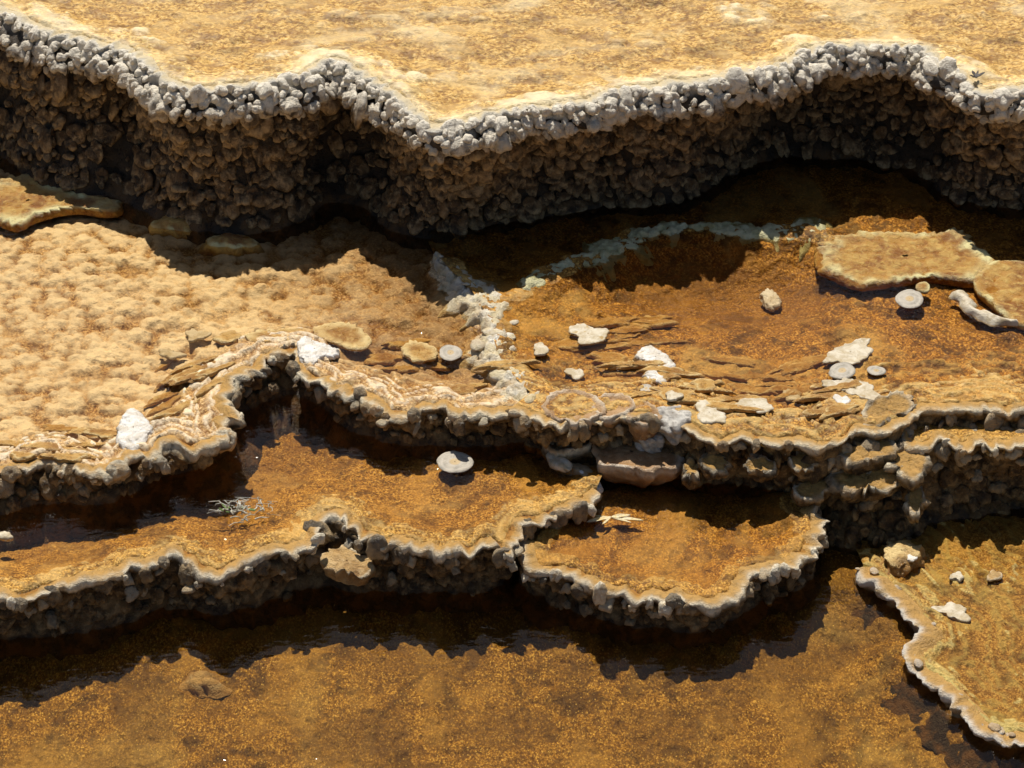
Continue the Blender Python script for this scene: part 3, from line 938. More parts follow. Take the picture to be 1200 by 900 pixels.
def terracettes(x, y, d, s, lev, seed, band, amp, along=0.11, across=0.022):
    """little overlapping flow ledges that run along the rim; returns height and crest mask"""
    q = d / across + 1.6 * fbm(s / along, d / .05, seed, 3) + 0.5 * vn(x / .03, y / .03, seed + 4)
    saw = q - np.floor(q)
    h = (sstep(0, .22, saw) * (1 - saw * .9)) * amp * (0.5 + 0.7 * h2(np.floor(q), np.floor(s / along * .6 + fbm(s / .2, d / .1, seed + 2, 2)), seed + 6))
    m = sstep(band, band * .5, d + 0.35 * band * fbm(x / .12, y / .12, seed + 9, 2))
    cr = sstep(.08, .2, saw) * sstep(.55, .25, saw)
    return h * m, cr * m


def fn_left(x, y, d, s):
    h, cr = terracettes(x, y, d, s, L2L, 5, 0.17, 0.016, 0.12, 0.026)
    b = sstep(.17, .03, d)
    z = L2L - 0.045 + 0.038 * b
    lum = 0.018 * dome(x / .055, y / .050, 14) + 0.011 * dome(x / .024, y / .022, 15) + 0.004 * dome(x / .011, y / .011, 16)
    z += (1 - b) * lum * (0.7 + .5 * fbm(x / .2, y / .2, 17, 2)) + h + 0.003 * fbm(x / .02, y / .02, 18, 3)
    crest = np.clip(cr * .8, 0, 1) + (1 - b) * sstep(.012, .024, lum) * (.25 + .75 * sstep(-.3, -.8, x + .2 * fbm(x / .15, y / .15, 145, 3)))  # paler lump tops, browner creases: shadow between lumps put into the colour
    dv, _, _ = seg_dist(np.stack([x, y], 1), PL(DIVIDER[1:], L2L))
    z = np.minimum(z + 0.034 * np.exp(-(dv / .06) ** 2), L2L - .002 + h)
    return np.minimum(z, L2L + 0.006), sstep(.028, 0, d), np.clip(crest, 0, 1)
R2L = np.vstack([chaikin(PL(RIM2L_A, L2L), 1), chaikin(PL(RIM2L_B, L2L), 1)[1:]])
DV = PL(DIVIDER[::-1], L2L)
poly = np.vstack([R2L, DV[1:], PL([(505, 262), (470, 245), (400, 215), (340, 240), (260, 250), (190, 232), (100, 200), (40, 180), (0, 150), (-300, 120)], L2L)])
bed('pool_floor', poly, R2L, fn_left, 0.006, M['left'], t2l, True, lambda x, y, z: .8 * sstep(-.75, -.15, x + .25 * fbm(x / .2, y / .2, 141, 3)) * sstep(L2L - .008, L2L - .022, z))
sheet('water', poly, L2L - 0.007, M['w_mid'], 'shallow milky water standing in the left middle pool')

# ------------------------------------------------------------------ middle terrace, orange right pool
t2r = thing('travertine_terrace', 'stepped terrace holding the orange pool, buttress of stacked drip ledges at its foot', 'terrace')
K2R = RIM2R.index((956, 520)) + 1
BASE2RA = [p for p in BASE2R if p[0] <= 940] + [(956, 586)]
BASE2RB = [(950, 604), (958, 626), (974, 642), (996, 650), (1020, 652), (1044, 648), (1068, 640), (1090, 620), (1120, 606), (1200, 600), (1500, 590)]
w2r = wall(t2r, [(RIM2R[:K2R], BASE2RA)], L2R, LB, M['wall2'], 23, nrow=36, scal=0.014, scw=0.048, lump=0.018, lw=0.042, over=0.016, crest=0.008, rimdepth=0.010, flare=0.016, sub=0.14)
w2b = wall(t2r, [(RIM2R[K2R - 1:], BASE2RB)], L2R, L0, M['wall2'], 24, nrow=50, scal=0.014, scw=0.048, lump=0.022, lw=0.045, over=0.016, crest=0.008, rimdepth=0.010, flare=0.016, sub=0.10)
scatter(w2b, M['wall2'], 0.036, 0.025, (0.012, 0.024), 0.16, 0.95, 29, 200, 'drip_shell', lambda t: max(0, 0.4 - t), 'drip_shell_cluster', 1.0, 0.9, NODL)
scatter(w2r, M['wall2'], 0.040, 0.026, (0.012, 0.024), 0.05, 0.9, 25, 150, 'drip_lobe', lambda t: max(0, 0.25 - t * 2), 'drip_cluster', 1.0, 0.7, NODL)
w2s = wall(t2r, [(RIM2S, BASE2S)], L2S, L0R, M['wall2'], 33, nrow=36, scal=0.014, scw=0.048, lump=0.014, lw=0.042, over=0.018, crest=0.006, rimdepth=0.010, flare=0.016)
scatter(w2s, M['wall2'], 0.05, 0.034, (0.012, 0.022), 0.05, 0.9, 35, 120, 'drip_lobe', lambda t: max(0, 0.6 - t * 1.6), 'drip_cluster', 1.0, 0.6, NODL)
pale_lobes(w2s, M['wall2'], 136)


pale_lobes(w2r, M['wall2'], 126)
pale_lobes(w2b, M['wall2'], 128, .35)
lipshells(w2r, M['wall2'], 26)
lipshells(w2s, M['wall2'], 36, .4)
scatter(w2r, M['wall2'], 0.036, 0.026, (0.012, 0.024), 0.35, 0.98, 27, 120, 'drip_shell', lambda t: 0.0, 'drip_shell_cluster', 1.1, 0.9)


def fn_right(x, y, d, s):
    h, cr = terracettes(x, y, d, s, L2R, 35, 0.30, 0.020, 0.16, 0.034)
    b = sstep(.22, .02, d)
    c = P(840, 320, L2R)
    deep = np.exp(-(((x - c[0]) / .36) ** 2 + ((y - c[1]) / .17) ** 2))
    z = L2R - 0.036 + 0.028 * b - 0.055 * deep
    dv, _, _ = seg_dist(np.stack([x, y], 1), PL(DIVIDER[1:], L2R))
    z = z + 0.030 * np.exp(-(dv / .06) ** 2)
    dg, _, _ = seg_dist(np.stack([x, y], 1), PL(GREEN, L2R))
    z = z + (0.028 + .03 * deep) * np.exp(-(dg / .07) ** 2)
    lum = 0.014 * dome(x / .06, y / .055, 44) * sstep(-.3, .4, fbm(x / .2, y / .2, 47, 2)) + 0.006 * dome(x / .022, y / .020, 45) + 0.003 * dome(x / .010, y / .010, 46)
    z += (1 - .6 * b) * lum + h + 0.003 * fbm(x / .02, y / .02, 48, 3)
    return np.minimum(z, L2R + 0.004), sstep(.028, 0, d), np.clip(cr * .75, 0, 1)
R2R = chaikin(PL(RIM2R, L2R), 1)
poly = np.vstack([R2R, PL([(1500, 190), (1200, 215), (1100, 205), (1070, 175), (960, 170), (880, 190), (760, 220), (600, 240), (520, 250), (500, 268)], L2R), PL(DIVIDER[:-1], L2R)])
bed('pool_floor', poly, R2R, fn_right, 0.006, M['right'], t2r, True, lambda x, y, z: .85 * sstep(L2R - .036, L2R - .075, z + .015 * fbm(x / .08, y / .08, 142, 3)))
sheet('water', poly, L2R - 0.008, M['w_mid'], 'clear water over the orange bed of the right middle pool')


def fn_step(x, y, d, s):
    z = L2S - 0.012 + 0.01 * sstep(.1, 0, d) + 0.004 * fbm(x / .03, y / .03, 58, 3)
    return z, sstep(.03, 0, d), 0 * x
R2S = chaikin(PL(RIM2S, L2S), 1)
poly = np.vstack([R2S, PL([(1500, 455), (1200, 460), (1090, 455), (1050, 470)], L2S)])
bed('step_floor', poly, R2S, fn_step, 0.006, M['lower'], t2r)

# ------------------------------------------------------------------ lower terrace and its pool
t1 = thing('travertine_terrace', 'low terrace with a jagged pale lip above the lowest pool', 'terrace')
w1 = wall(t1, [(RIM1, BASE1)], L1, L0, M['wall1'], 43, nrow=30, scal=0.014, scw=0.048, lump=0.016, lw=0.04, over=0.014, crest=0.012, rimdepth=0.012, flare=0.016)
scatter(w1, M['wall1'], 0.042, 0.026, (0.012, 0.023), 0.06, 0.85, 45, 300, 'drip_lobe', lambda t: max(0, 0.25 - t * 2), 'drip_cluster', 1.0, 0.65, NODL)
pale_lobes(w1, M['wall1'], 146)


lipshells(w1, M['wall1'], 46)


def fn_lower(x, y, d, s):
    h, cr = terracettes(x, y, d, s, L1, 65, 0.10, 0.006, 0.12, 0.03)
    b = sstep(.16, .02, d)
    z = L1 - 0.042 + 0.035 * b - 0.045 * sstep(.10, .26, d) * sstep(-.25, -.55, x) 
    lum = 0.010 * dome(x / .05, y / .05, 54) * sstep(-.3, .4, fbm(x / .2, y / .2, 57, 2)) + 0.006 * dome(x / .02, y / .02, 55) + 0.003 * dome(x / .010, y / .010, 56)
    z += (1 - .6 * b) * lum + h + 0.003 * fbm(x / .02, y / .02, 58, 3)
    return np.minimum(z, L1 + 0.004), sstep(.022, 0, d), np.clip(cr * .45, 0, 1)
R1 = chaikin(PL(RIM1, L1), 1)
poly = np.vstack([R1, PL([(710, 545), (690, 520), (640, 495), (600, 490), (520, 495), (440, 488), (400, 470), (350, 440), (320, 445), (280, 460), (262, 490), (230, 525), (160, 550), (100, 562), (0, 570), (-300, 610)], L1)])
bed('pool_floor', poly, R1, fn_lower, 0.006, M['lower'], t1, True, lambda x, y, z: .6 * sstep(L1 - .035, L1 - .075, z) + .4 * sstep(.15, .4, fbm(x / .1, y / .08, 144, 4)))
sheet('water', poly, L1 - 0.007, M['w_mid'], 'clear water over the gold bed of the lower pool with shaded back')

# ------------------------------------------------------------------ round basin
tb = thing('travertine_basin', 'small rounded basin with a crumpled pale lip jutting into the lowest pool', 'basin')
wb = wall(tb, [(RIMB, BASEB)], LB, L0, M['wall1'], 53, nrow=22, scal=0.014, scw=0.048, lump=0.014, lw=0.04, over=0.010, crest=0.012, rimdepth=0.014, flare=0.016)
scatter(wb, M['wall1'], 0.042, 0.024, (0.012, 0.022), 0.08, 0.8, 55, 300, 'drip_lobe', lambda t: max(0, 0.25 - t * 2), 'drip_cluster', 1.0, 0.65, NODL)
pale_lobes(wb, M['wall1'], 156)


lipshells(wb, M['wall1'], 56, .25, (.006, .020))


def fn_basin(x, y, d, s):
    b = sstep(.14, .01, d)
    z = LB - 0.034 + 0.028 * b + 0.005 * dome(x / .03, y / .03, 64) + 0.003 * dome(x / .012, y / .012, 65) + 0.003 * fbm(x / .02, y / .02, 68, 3)
    return np.minimum(z, LB + .004), sstep(.02, 0, d) * .8, 0 * x
RB = chaikin(PL(RIMB, LB), 1)
poly = np.vstack([RB, PL([(935, 545), (860, 540), (760, 550), (690, 570), (650, 590)], LB)])
bed('pool_floor', poly, RB, fn_basin, 0.006, M['basin'], tb)
sheet('water', poly, LB - 0.007, M['w_mid'], 'thin clear water filling the small rounded basin')

# ------------------------------------------------------------------ right side pool behind its dam
ts = thing('travertine_terrace', 'low ochre shelf pool dammed by a knobbly white crust ridge', 'terrace')


def fn_side(x, y, d, s):
    h, cr = terracettes(x, y, d, s, L0R, 75, 0.6, 0.012, 0.2, 0.05)
    z = L0R - 0.022 + 0.012 * sstep(.1, 0, d) + h + 0.006 * fbm(x / .1, y / .1, 77, 3) + 0.004 * dome(x / .02, y / .02, 75) + 0.003 * fbm(x / .02, y / .02, 78, 3)
    return z, sstep(.04, 0, d) * .7, cr * .5
RD = chaikin(PL(DAM, L0R), 1)
poly = np.vstack([RD, PL([(1500, 540), (1200, 560), (1090, 570), (1040, 605), (1000, 630)], L0R)])
bed('pool_floor', poly, RD, fn_side, 0.006, M['side'], ts)
sheet('water', poly, L0R - 0.010, M['w_mid'], 'thin water over the ochre shelf pool behind the white dam')
wd = wall(ts, [(DAM, [(a - 7, b + 13) for a, b in DAM])], L0R + .004, L0 - .004, M['dam'], 81, ds=.005, nrow=14, scal=0.016, scw=0.05, lump=0.016, lw=0.03, over=0.006, crest=0.012, sub=0.05, rimdepth=.03, setback=.004)

def knob_variant(seed):
    V, F = ico(); V = V.copy()
    x, y, z = V.T
    n = dome(x * 1.3 + seed * 7, y * 1.3 + z, seed, .8) - .4
    f = fbm(x * 1.2 + seed, z * 1.4 + y, seed + 5, 3)
    return V * (1 + 0.30 * n + 0.35 * f)[:, None] * np.array([1, .8, .30]), F


KNOB = [knob_variant(i) for i in range(7)]


def knobs(line, z, mat, parent, count, spread, size, seed, name='crust_knob', rimf=1.0):
    rng = np.random.RandomState(seed)
    p = resample(chaikin(PL(line, z), 2), 300)
    base = {}
    for k in range(count):
        q = p[rng.randint(300)]
        v = rng.randint(len(KNOB))
        rk = round(rimf * rng.uniform(.2, 1.0), 1)
        if (v, rk) not in base:
            V, F = KNOB[v]
            base[(v, rk)] = mesh_from(name, V, F, {'rimf': np.full(len(V), rk), 'tip': V[:, 2], 'wet': np.zeros(len(V))})
            base[(v, rk)].materials.append(mat)
        o = bpy.data.objects.new(name, base[(v, rk)])
        COL.objects.link(o)
        sz = rng.uniform(*size) * (1.5 if rng.rand() < .12 else 1)
        o.parent = parent
        loc = Vector((q[0] + rng.randn() * spread, q[1] + rng.randn() * spread * .8, z + rng.uniform(-.004, .008)))
        if parent is not None: loc = loc - parent.location
        o.matrix_local = Matrix.Translation(loc) @ Matrix.Rotation(rng.uniform(0, 6.28), 4, 'Z') @ Matrix.Rotation(rng.randn() * .3, 4, 'X') @ Matrix.Diagonal((sz, sz, sz, 1))


knobs(DAM, L0R - .004, M['dam'], ts, 24, .010, (.005, .014), 83, 'crust_knob', 1.0)
# ------------------------------------------------------------------ ridges in the middle pools
o = ridge('mineral_ridge', DIVIDER, L2L + 0.006, [(0, .02), (.15, .04), (.4, .080), (.6, .06), (.8, .08), (1, .07)], [(0, .001), (.2, .004), (.5, .008), (1, .004)], M['ridge'], 91, None, lump=0.017, lw=0.020, rimpow=1.3, closed_bottom=0.03)
knobs(DIVIDER[2:], L2L + .010, M['ridge'], o, 16, .022, (.008, .026), 93, 'crust_knob', .9)
tag(o, 'white and yellow crusted ridge dividing the milky pool from the orange pool', 'mineral ridge')
o = ridge('mineral_ridge', GREEN, L2R - 0.009, [(0, .04), (.3, .07), (.5, .045), (.75, .06), (1, .07)], [(0, .001), (.4, .002), (1, .003)], M['green'], 92, None, lump=0.014, lw=.02, closed_bottom=.03)
tag(o, 'pale green submerged ridge curving in the shade of the tall nodular wall', 'mineral ridge')

# ------------------------------------------------------------------ yellow shelves
SH_R = [(962, 292), (968, 280), (990, 274), (1020, 272), (1060, 272), (1095, 274), (1108, 270), (1122, 268), (1134, 280), (1146, 292), (1164, 300), (1158, 312), (1148, 322), (1132, 328), (1112, 324), (1090, 322), (1068, 324), (1048, 328), (1030, 330), (1012, 332), (994, 326), (978, 318), (964, 312)]
o = ledge('crust_shelf', SH_R, L2R - 0.004, 0.022, M['yellow'], None, 101, 0.001, 0.001, 1.04, 0.020, 0.03, 0.006, 0.02, rim_from=0.76, side_rim=.12)
tag(o, 'brown crust shelf edged in bright yellow, right of the pale green ridge', 'crust shelf')
o = ledge('crust_shelf', [(1140, 326), (1152, 312), (1170, 304), (1190, 306), (1240, 312), (1300, 330), (1280, 380), (1230, 385), (1196, 382), (1178, 368), (1160, 350), (1144, 340)], L2R - 0.004, 0.03, M['yellow'], None, 102, 0.002, 0.001, 0.9, 0.006, 0.03, 0.006, 0.03, rim_from=0.93)
tag(o, 'flat ochre crust shelf carrying a long curved pale fringe', 'crust shelf')
o = ledge('crust_shelf', [(-60, 230), (-20, 212), (20, 205), (45, 203), (54, 214), (76, 222), (110, 230), (138, 236), (138, 245), (115, 247), (98, 243), (75, 243), (56, 247), (36, 253), (28, 261), (14, 262), (-4, 256), (-50, 262)], L2L - 0.002, 0.022, M['yellow'], None, 103, 0.0, 0.001, 1.04, 0.018, 0.03, 0.006, 0.02, rim_from=0.55, side_rim=.15)
tag(o, 'cream yellow crust shelf at the foot of the nodular wall in the milky pool', 'crust shelf')

# ------------------------------------------------------------------ cluster of little scalloped cups between the middle pools
cups = [
    ([(634, 476), (640, 464), (656, 456), (676, 456), (696, 462), (708, 474), (712, 486), (700, 488), (690, 494), (682, 490), (674, 500), (664, 492), (652, 494), (644, 488)], L2R + 0.006, .07, 'rosy brown scalloped cup, widest of three in a row on the terrace lip', 'brownledge'),
    ([(690, 470), (704, 462), (722, 460), (738, 464), (746, 474), (736, 484), (724, 486), (712, 492), (700, 486)], L2R + 0.004, .06, 'middle scalloped cup of the row on the terrace lip, notched orange floor', 'brownledge'),
    ([(736, 470), (750, 466), (764, 474), (778, 486), (770, 494), (756, 498), (744, 494), (732, 486)], L2R + 0.003, .07, 'small tilted scalloped cup with pinkish floor beside the grey porous rock', 'brownledge'),
    ([(634, 508), (646, 500), (664, 500), (686, 504), (698, 512), (694, 522), (676, 526), (660, 530), (646, 528), (636, 520)], L2R - 0.075, .08, 'pale drip ledge beneath the widest scalloped cup', 'wall2'),
    ([(680, 508), (700, 502), (730, 502), (756, 508), (784, 520), (800, 532), (802, 544), (790, 552), (774, 548), (762, 556), (748, 550), (730, 548), (716, 546), (706, 548), (698, 540), (700, 528), (688, 520)], L2R - 0.085, .065, 'broad rosy ledge with a frosted white lip under the scalloped cups', 'brownledge'),
    ([(664, 538), (674, 530), (688, 530), (700, 536), (702, 546), (690, 548), (676, 546)], L2R - 0.125, .05, 'small cream cup tucked against the broad rosy ledge', 'chunk'),
]
for i, (out, z, th, lab, mt) in enumerate(cups):
    o = ledge('scalloped_ledge', out, z, th, M[mt], None, 110 + i, 0.007 if i < 3 else 0.003, 0.005, 0.62, 0.007, 0.028, 0.005, 0.022, rim_from=0.80, side_rim=0.3)
    tag(o, lab, 'ledge')
rocks = [
    (ell(788, 488, 22, 11, 3, .3, ang=.35), L2R - 0.002, .05, .008, 'greyrock', 'grey porous rock knob at the near end of the row of cups', 'porous_rock', 'rock'),
    (ell(752, 502, 30, 9, 4, .3, ang=.45), L2R - 0.05, .05, .008, 'greyrock', 'pale pitted slab lying across the back of the broad rosy ledge', 'porous_rock', 'rock'),
    (ell(680, 556, 26, 11, 5, .2, ang=.45), L2R - 0.125, .05, .016, 'white', 'frothy white clump under the small cream cup', 'mineral_clump', 'mineral clump'),
    (ell(655, 541, 17, 6, 6, .12, ang=.5), L1 + 0.004, .012, .004, 'crust', 'thin grey white sliver afloat beside the frothy white clump', 'mineral_flake', 'mineral flake'),
]
for out, z, th, dm, mt, lab, nm, ct in rocks:
    o = ledge(nm, out, z, th, M[mt], None, len(lab), 0, 0.0, 0.85, 0.002, 0.03, 0.012, 0.022, domeh=dm, step=.0035)
    tag(o, lab, ct)

# buttress tiers on the right middle terrace: each drip shelf a part of that terrace
tiers = [
    ([(1010, 482), (1022, 472), (1036, 468), (1050, 462), (1066, 466), (1074, 476), (1064, 484), (1050, 486), (1038, 492), (1026, 500), (1014, 496)], L2R + 0.004, .045, 'chunk'),
    ([(984, 530), (1000, 522), (1020, 518), (1040, 514), (1052, 522), (1050, 532), (1034, 534), (1016, 536), (1004, 542), (990, 540)], L2R - 0.035, .045, 'chunk'),
    ([(1040, 528), (1060, 520), (1080, 526), (1088, 540), (1084, 556), (1072, 562), (1058, 556), (1046, 544)], L2R - 0.055, .045, 'chunk'),
    ([(972, 560), (990, 552), (1020, 548), (1048, 548), (1062, 556), (1054, 568), (1036, 574), (1022, 570), (1008, 572), (994, 574), (980, 570)], L2R - 0.085, .045, 'chunk'),
    ([(928, 570), (942, 562), (960, 556), (972, 564), (970, 576), (954, 580), (938, 582)], L2R - 0.10, .045, 'chunk'),
    ([(1066, 576), (1078, 572), (1084, 582), (1080, 598), (1070, 602), (1062, 590)], L2R - 0.12, .045, 'chunk'),
    ([(820, 540), (834, 534), (852, 538), (856, 548), (842, 552), (828, 550)], L2R - 0.055, .03, 'chunk'),
    ([(870, 546), (888, 538), (906, 542), (912, 550), (896, 554), (880, 552)], L2R - 0.055, .03, 'chunk'),
    ([(924, 538), (938, 530), (952, 534), (956, 544), (944, 550), (930, 548)], L2R - 0.045, .03, 'chunk'),
    ([(800, 546), (810, 540), (820, 546), (818, 556), (806, 558)], L2R - 0.08, .04, 'chunk'),
]
for i, (out, z, th, mt) in enumerate(tiers):
    ledge('drip_ledge', out, z, th, M['wall2'], t2r, 140 + i, 0.0, 0.0, 0.62, 0.018, 0.024, 0.010, 0.020, rim_from=0.80, side_rim=.2, tilt=(0, .2), top=.9)
o = ledge('stone_chunk', [(1036, 642), (1044, 632), (1056, 630), (1070, 634), (1082, 642), (1080, 650), (1068, 655), (1058, 662), (1046, 664), (1036, 656)], L0R + 0.014, .04, M['flake'], None, 161, 0, 0, 1.25, 0.014, .05, 0.013, 0.022, domeh=.006, step=.004, rim_from=1.2, side_rim=.02)
tag(o, 'ochre stone chunk lodged at the head of the white dam ridge', 'stone')
o = ledge('crust_shelf', [(374, 652), (384, 644), (404, 642), (424, 648), (438, 658), (436, 668), (424, 674), (408, 668), (390, 666), (376, 660)], L1 - 0.045, .035, M['chunk'], None, 162, 0.0, 0.0, 0.8, 0.010, .03, 0.007, 0.02, tilt=(0, .15), side_rim=.08, rim_from=.9)
tag(o, 'tilted straw coloured crust tongue in the notch of the low jagged lip', 'crust shelf')
o = ledge('stone', ell(238, 796, 17, 8, 8, .25), -0.036, .02, M['chunk'], None, 163, 0, 0, 1.8, 0.004, .05, 0.012, 0.03, domeh=.008, step=.004, rim_from=1.2)
tag(o, 'lone small stone lying in the lowest pool at the edge of the wall shadow', 'stone')
o = ledge('mineral_flake', ell(6, 627, 9, 4, 8, .2), L1 - .004, .01, M['crust'], None, 164, 0, 0, 0.9, 0.004, .02, 0.003, 0.02, domeh=.004)
tag(o, 'tiny pale flake afloat in the shade below the milky pool', 'mineral flake')
for px, py, lab in ((208, 262, 'golden crust lump at the wall foot beside the cream yellow shelf'), (272, 282, 'low yellow crust lump at the foot of the nodular wall')):
    o = ledge('crust_lump', ell(px, py, 26, 9, px, .2), L2L - .006, .05, M['yellow'], None, px, 0, 0, 1.3, 0.008, .03, 0.014, 0.03, domeh=.014, rim_from=.8)
    tag(o, lab, 'crust lump')

def bedz(px, py):
    lev, fn, rim = (L2L, fn_left, R2L) if px < 590 else (L2R, fn_right, R2R)
    q = np.array([P(px, py, lev)])
    d, s_, _ = seg_dist(q, rim)
    return float(fn(q[:, 0], q[:, 1], d, s_)[0][0])


# ------------------------------------------------------------------ floating discs, crusts and crystal patches
flat = [
    (533, 541, 21.5, 12.5, 0, L1 - .003, 'disc', 'round pale disc with an amber heart afloat in the lower pool', 'mineral_disc', 'mineral disc', .03),
    (1066, 350, 16, 11, 0, L2R - .004, 'disc', 'ringed grey disc afloat below the yellow edged shelf', 'mineral_disc', 'mineral disc', .03),
    (528, 413, 13, 9.5, 0, L2L - .003, 'disc', 'small pale disc beside the white and yellow ridge', 'mineral_disc', 'mineral disc', .05),
    (633, 409, 9.5, 6.5, 0, L2R - .003, 'crust', 'lone small white oval flake right of the dividing ridge', 'mineral_flake', 'mineral flake', .08),
    (690, 391, 23, 10.5, .0, L2R + .002, 'crust', 'cream crust patch with tan back among the ochre flow ledges', 'mineral_flake', 'mineral flake', .16),
    (674, 437, 11, 5.5, .1, L2R - .002, 'crust', 'pale pebble like flake at the edge of a dark hole', 'mineral_flake', 'mineral flake', .1),
    (757, 455, 7, 5.5, 0, L2R - .002, 'disc', 'tiny round disc above the small tilted cup', 'mineral_disc', 'mineral disc', .05),
    (789, 463, 10, 5.5, .1, L2R - .002, 'crust', 'small oval flake next to the grey porous rock', 'mineral_flake', 'mineral flake', .1),
    (885, 474, 19, 8.5, 0, L2R, 'crust', 'broad white flake resting on a flow ledge behind the terrace lip', 'mineral_flake', 'mineral flake', .12),
    (832, 484, 22, 9, .35, L2R + .002, 'crust', 'lumpy white flake stuck to the inner side of the frosted lip', 'mineral_flake', 'mineral flake', .2),
    (927, 463, 9, 6, .2, L2R, 'crust', 'small white flake at the tip of an ochre flow ledge', 'mineral_flake', 'mineral flake', .15),
    (996, 413, 32, 10.5, -.3, L2R + .002, 'crust', 'long cream crust slab, topmost of the pale pile at the end of the flow ledges', 'mineral_flake', 'mineral flake', .14),
    (987, 434, 15, 10, -.1, L2R + .004, 'disc', 'grey disc between the long cream slab and the lobed slab', 'mineral_disc', 'mineral disc', .06),
    (1003, 455, 27, 11, .25, L2R + .003, 'crust', 'lobed cream crust slab at the foot of the pale pile', 'mineral_flake', 'mineral flake', .2),
    (1027, 434, 11, 5.5, .05, L2R - .002, 'disc', 'small oval disc beside the pale pile of slabs', 'mineral_disc', 'mineral disc', .05),
    (987, 469, 8, 6.5, 0, L2R + .006, 'white', 'small bright white knob below the lobed cream slab', 'mineral_clump', 'mineral clump', .15),
    (1117, 716, 19, 9, .1, L0R - .004, 'crust', 'pale triangular flake lying on the ochre shelf pool', 'mineral_flake', 'mineral flake', .18),
    (1121, 675, 7, 5, 0, L0R, 'crust', 'small domed blister on the ochre shelf pool', 'mineral_blister', 'mineral blister', .1),
    (1165, 674, 8, 6, 0, L0R, 'chunk', 'dull ochre blister on the ochre shelf pool', 'mineral_blister', 'mineral blister', .1),
    (200, 414, 14, 4.5, .05, L2L, 'crust', 'thin white flake on the near bank of the milky pool', 'mineral_flake', 'mineral flake', .15),
    (230, 392, 12, 7, .1, L2L, 'crust', 'cream crust knob, end of the pale row above the inlet', 'mineral_flake', 'mineral flake', .2),
    (1068, 652, 8, 5, 0, L0R + .02, 'white', 'bright white bead on the flank of the ochre stone chunk', 'mineral_clump', 'mineral clump', .2),
]
for i, (px, py, rx, ry, an, z, mt, lab, nm, ct, wob) in enumerate(flat):
    isd = mt == 'disc'
    out = ell(px, py, rx, ry, 200 + i, wob if isd else wob * 1.6 + .06, 22, an)
    if not isd and 370 < py < 490: z = max(bedz(px, py) + .016, z - .006)
    o = ledge(nm, out, z + (-.001 if isd else -.004), .003 if isd else .006, M[mt], None, 200 + i, 0.0 if isd else 0, 0.001 if isd else .001, .9, .0015 if isd else .008, .03, .0010 if isd else .002, .018, domeh=0 if isd else .0005, step=.0035, rim_from=.8)
    tag(o, lab, ct)
    if px == 1066:
        b_ = ledge('yellow_bud', ell(1082, 336, 8, 6, 7, .12), L2R - .002, .01, M['yellow'], None, 7, 0, 0, .85, .002, .02, .002, .02, domeh=.003, step=.004, rim_from=.3)
        b_.parent = o; b_.location = Vector(b_.location) - Vector(o.location)
white = [
    ([(138, 514), (143, 490), (152, 478), (162, 480), (172, 492), (178, 502), (172, 510), (166, 516), (158, 524), (146, 522)], L2L + .008, 'bright white crystal patch on the near bank of the milky pool'),
    ([(350, 400), (358, 392), (368, 398), (382, 404), (396, 408), (392, 416), (376, 416), (370, 424), (358, 424), (350, 414)], L2L + .008, 'sparkling white splash of crust at the head of the inlet'),
    ([(746, 418), (752, 408), (762, 405), (772, 410), (782, 418), (792, 428), (784, 432), (770, 430), (758, 422)], L2R + .006, 'feathery white crystal tuft among the ochre flow ledges'),
    ([(755, 440), (764, 434), (776, 440), (782, 446), (770, 447)], L2R + .002, 'smaller shell white crystal tuft below the feathery one'),
    ([(892, 345), (898, 339), (908, 341), (914, 350), (912, 358), (904, 360), (896, 353)], L2R - .004, 'lone white chip at the edge of the deep shaded water'),
]
for i, (out, z, lab) in enumerate(white):
    cx, cy = np.mean(out, 0)
    z = min(z, max(bedz(cx, cy) + .018, z - .010)) if i < 4 else bedz(cx, cy) + .016
    o = ledge('crystal_patch', out, z - .003, .012, M['white'], None, 250 + i, 0, 0, 1.1, .005, .02, .006, .009, domeh=.002, step=.003, rim_from=.9)
    tag(o, lab, 'crystal patch')
CURVE = [(1124, 340), (1128, 346), (1133, 354), (1142, 362), (1154, 368), (1166, 372), (1180, 375), (1194, 378)]
o = ridge('crust_fringe', CURVE, L2R + .001, [(0, .020), (.2, .014), (.6, .022), (1, .014)], [(0, .004), (1, .004)], M['crust'], 261, None, lump=.003, closed_bottom=.012)
tag(o, 'long curved pale fringe of crust along the flat ochre shelf', 'crust fringe')
# cream crust plates behind the inlet
for i, (out, lab) in enumerate([
    ([(368, 384), (384, 378), (404, 376), (424, 384), (436, 398), (428, 408), (408, 408), (390, 400), (374, 396)], 'large cream crust plate beside the sparkling white splash'),
    ([(470, 406), (484, 399), (500, 402), (514, 412), (510, 420), (492, 424), (478, 420)], 'yellowish cream plate left of the small pale disc'),
    ([(250, 396), (266, 386), (284, 390), (280, 398), (262, 402)], 'cream plate, second of the pale row above the inlet'),
    ([(286, 392), (306, 386), (332, 386), (348, 384), (360, 390), (344, 398), (318, 400), (296, 400)], 'long cream plate, nearest the white splash in the pale row'),
]):
    o = ledge('crust_plate', out, L2L - .004, .010, M['flake'], None, 270 + i, 0, 0, .95, .010, .03, .004, .02, rim_from=.4)
    tag(o, lab, 'crust plate')

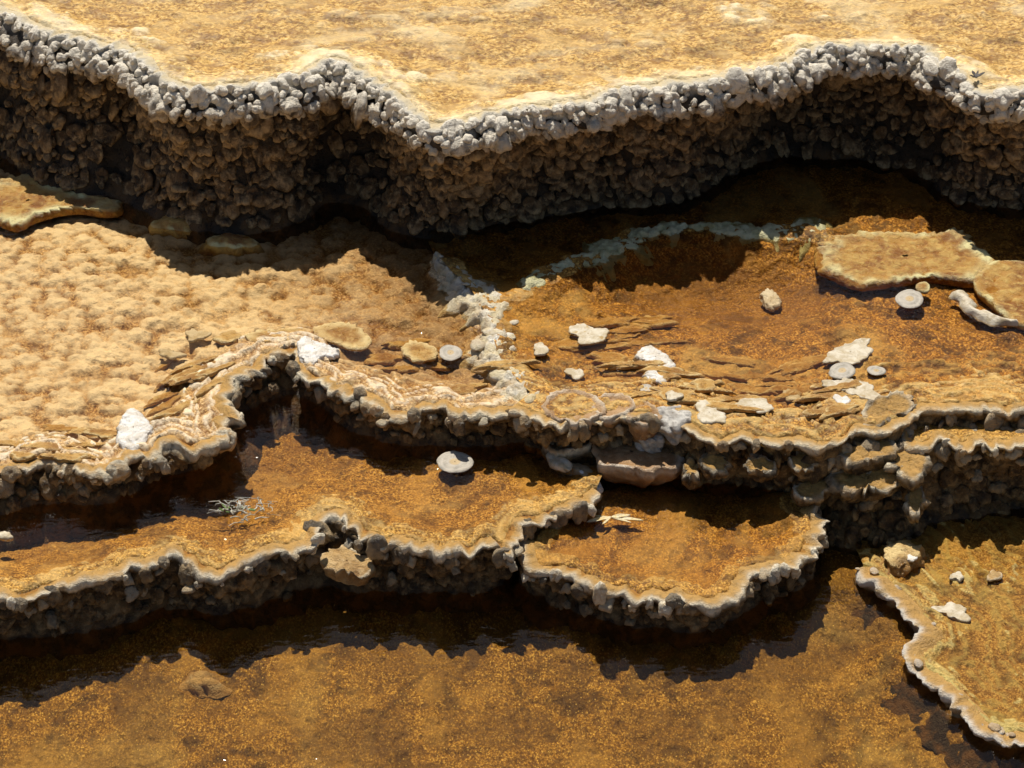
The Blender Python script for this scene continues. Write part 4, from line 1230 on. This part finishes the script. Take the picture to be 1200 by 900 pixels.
# ------------------------------------------------------------------ ochre flow ledges inside the right rim: parts of that terrace
rng = random.Random(77)
rows = [(-.0, 640, 760, 372, 410), (.0, 690, 800, 395, 440), (.05, 740, 880, 420, 480), (-.05, 860, 990, 440, 490), (.12, 780, 880, 446, 486), (-.25, 930, 1010, 410, 480), (.0, 430, 600, 400, 462), (.1, 0, 150, 500, 535), (-.4, 190, 260, 420, 500)]
cnt = 0
for an0, x0, x1, y0, y1 in rows:
    for k in range(11):
        px, py = rng.uniform(x0, x1), rng.uniform(y0, y1)
        lvl, par = (L2R, t2r) if x0 >= 600 else (L2L, t2l)
        rx = rng.uniform(12, 34); ry = rng.uniform(2.6, 5.2)
        zb_ = bedz(px, py) + rng.uniform(.001, .006)
        ledge('flow_ledge', ell(px, py, rx, ry, 300 + cnt, .38, 18, an0 + rng.uniform(-.12, .12)), zb_, .008, M['flake'], par, 300 + cnt, 0, 0, 1.2, .008, .025, .004, .02, domeh=.001, tilt=(0, rng.uniform(-.12, .0)), rim_from=.8, side_rim=.1)
        cnt += 1

# ------------------------------------------------------------------ plant bits
def place(part, name, V, F, mat, parent, M_):
    me = mesh_from(name, V, F)
    o = link(name, me, mat, parent)
    o.matrix_local = M_
    return o

rng = random.Random(5)
c = P(282, 597, L1)
tw = thing('twig_tangle', 'tangle of grey dry twigs with a few green leaves afloat in the lower pool', 'twigs')
tw.location = (c[0], c[1], L1 - .006)
for k in range(46):
    a = rng.uniform(0, 6.28); L = rng.uniform(.015, .05)
    x, y = rng.gauss(0, .028), rng.gauss(0, .016)
    pts = []
    for i in range(5):
        t = i / 4
        pts.append((x + math.cos(a + .9 * t * rng.uniform(-1, 1)) * L * t, y + math.sin(a) * L * t * .7, .004 + .010 * math.sin(t * 3) * rng.random() + .004 * rng.random()))
    V, F = tube(pts, rng.uniform(.0012, .0022))
    place(None, 'twig', V, F, M['twig'], tw, Matrix())
for k in range(12):
    V, F = leafmesh(rng.uniform(.010, .02), rng.uniform(.002, .004), .003, k)
    place(None, 'leaf', V, F, M['leafg'] if k < 8 else M['twig'], tw, Matrix.Translation((rng.gauss(-.005, .014), rng.gauss(0, .008), .010)) @ Matrix.Rotation(rng.uniform(0, 6.28), 4, 'Z') @ Matrix.Rotation(rng.uniform(.1, .7), 4, 'X'))

c = P(716, 603, LB)
lf = thing('dead_leaf', 'torn straw and white dead leaf lying across the back of the rounded basin', 'leaf')
lf.location = (c[0], c[1], LB - .008)
for L, w, a in ((.060, .006, 1.9), (.075, .005, -1.75), (.045, .006, -1.45), (.035, .003, 2.5), (.05, .003, -2.0), (.05, .0025, 1.5)):
    V, F = leafmesh(L, w, .002, int(L * 1000))
    place(None, 'blade', V, F, M['leafy'], lf, Matrix.Rotation(a, 4, 'Z'))
c = P(1143, 96, L3)
lf = thing('shrivelled_leaf', 'black shrivelled leaf caught on the chalk white rim', 'leaf')
lf.location = (c[0], c[1], L3 + .014)
for L, w, a in ((.022, .004, .4), (.020, .003, 1.7), (.026, .004, -1.2), (.018, .003, 3.0), (.022, .003, -.4), (.02, .002, 2.3)):
    V, F = leafmesh(L, w, .004, int(L * 1000))
    place(None, 'blade', V, F, M['black'], lf, Matrix.Rotation(a, 4, 'Z') @ Matrix.Rotation(.2, 4, 'X'))
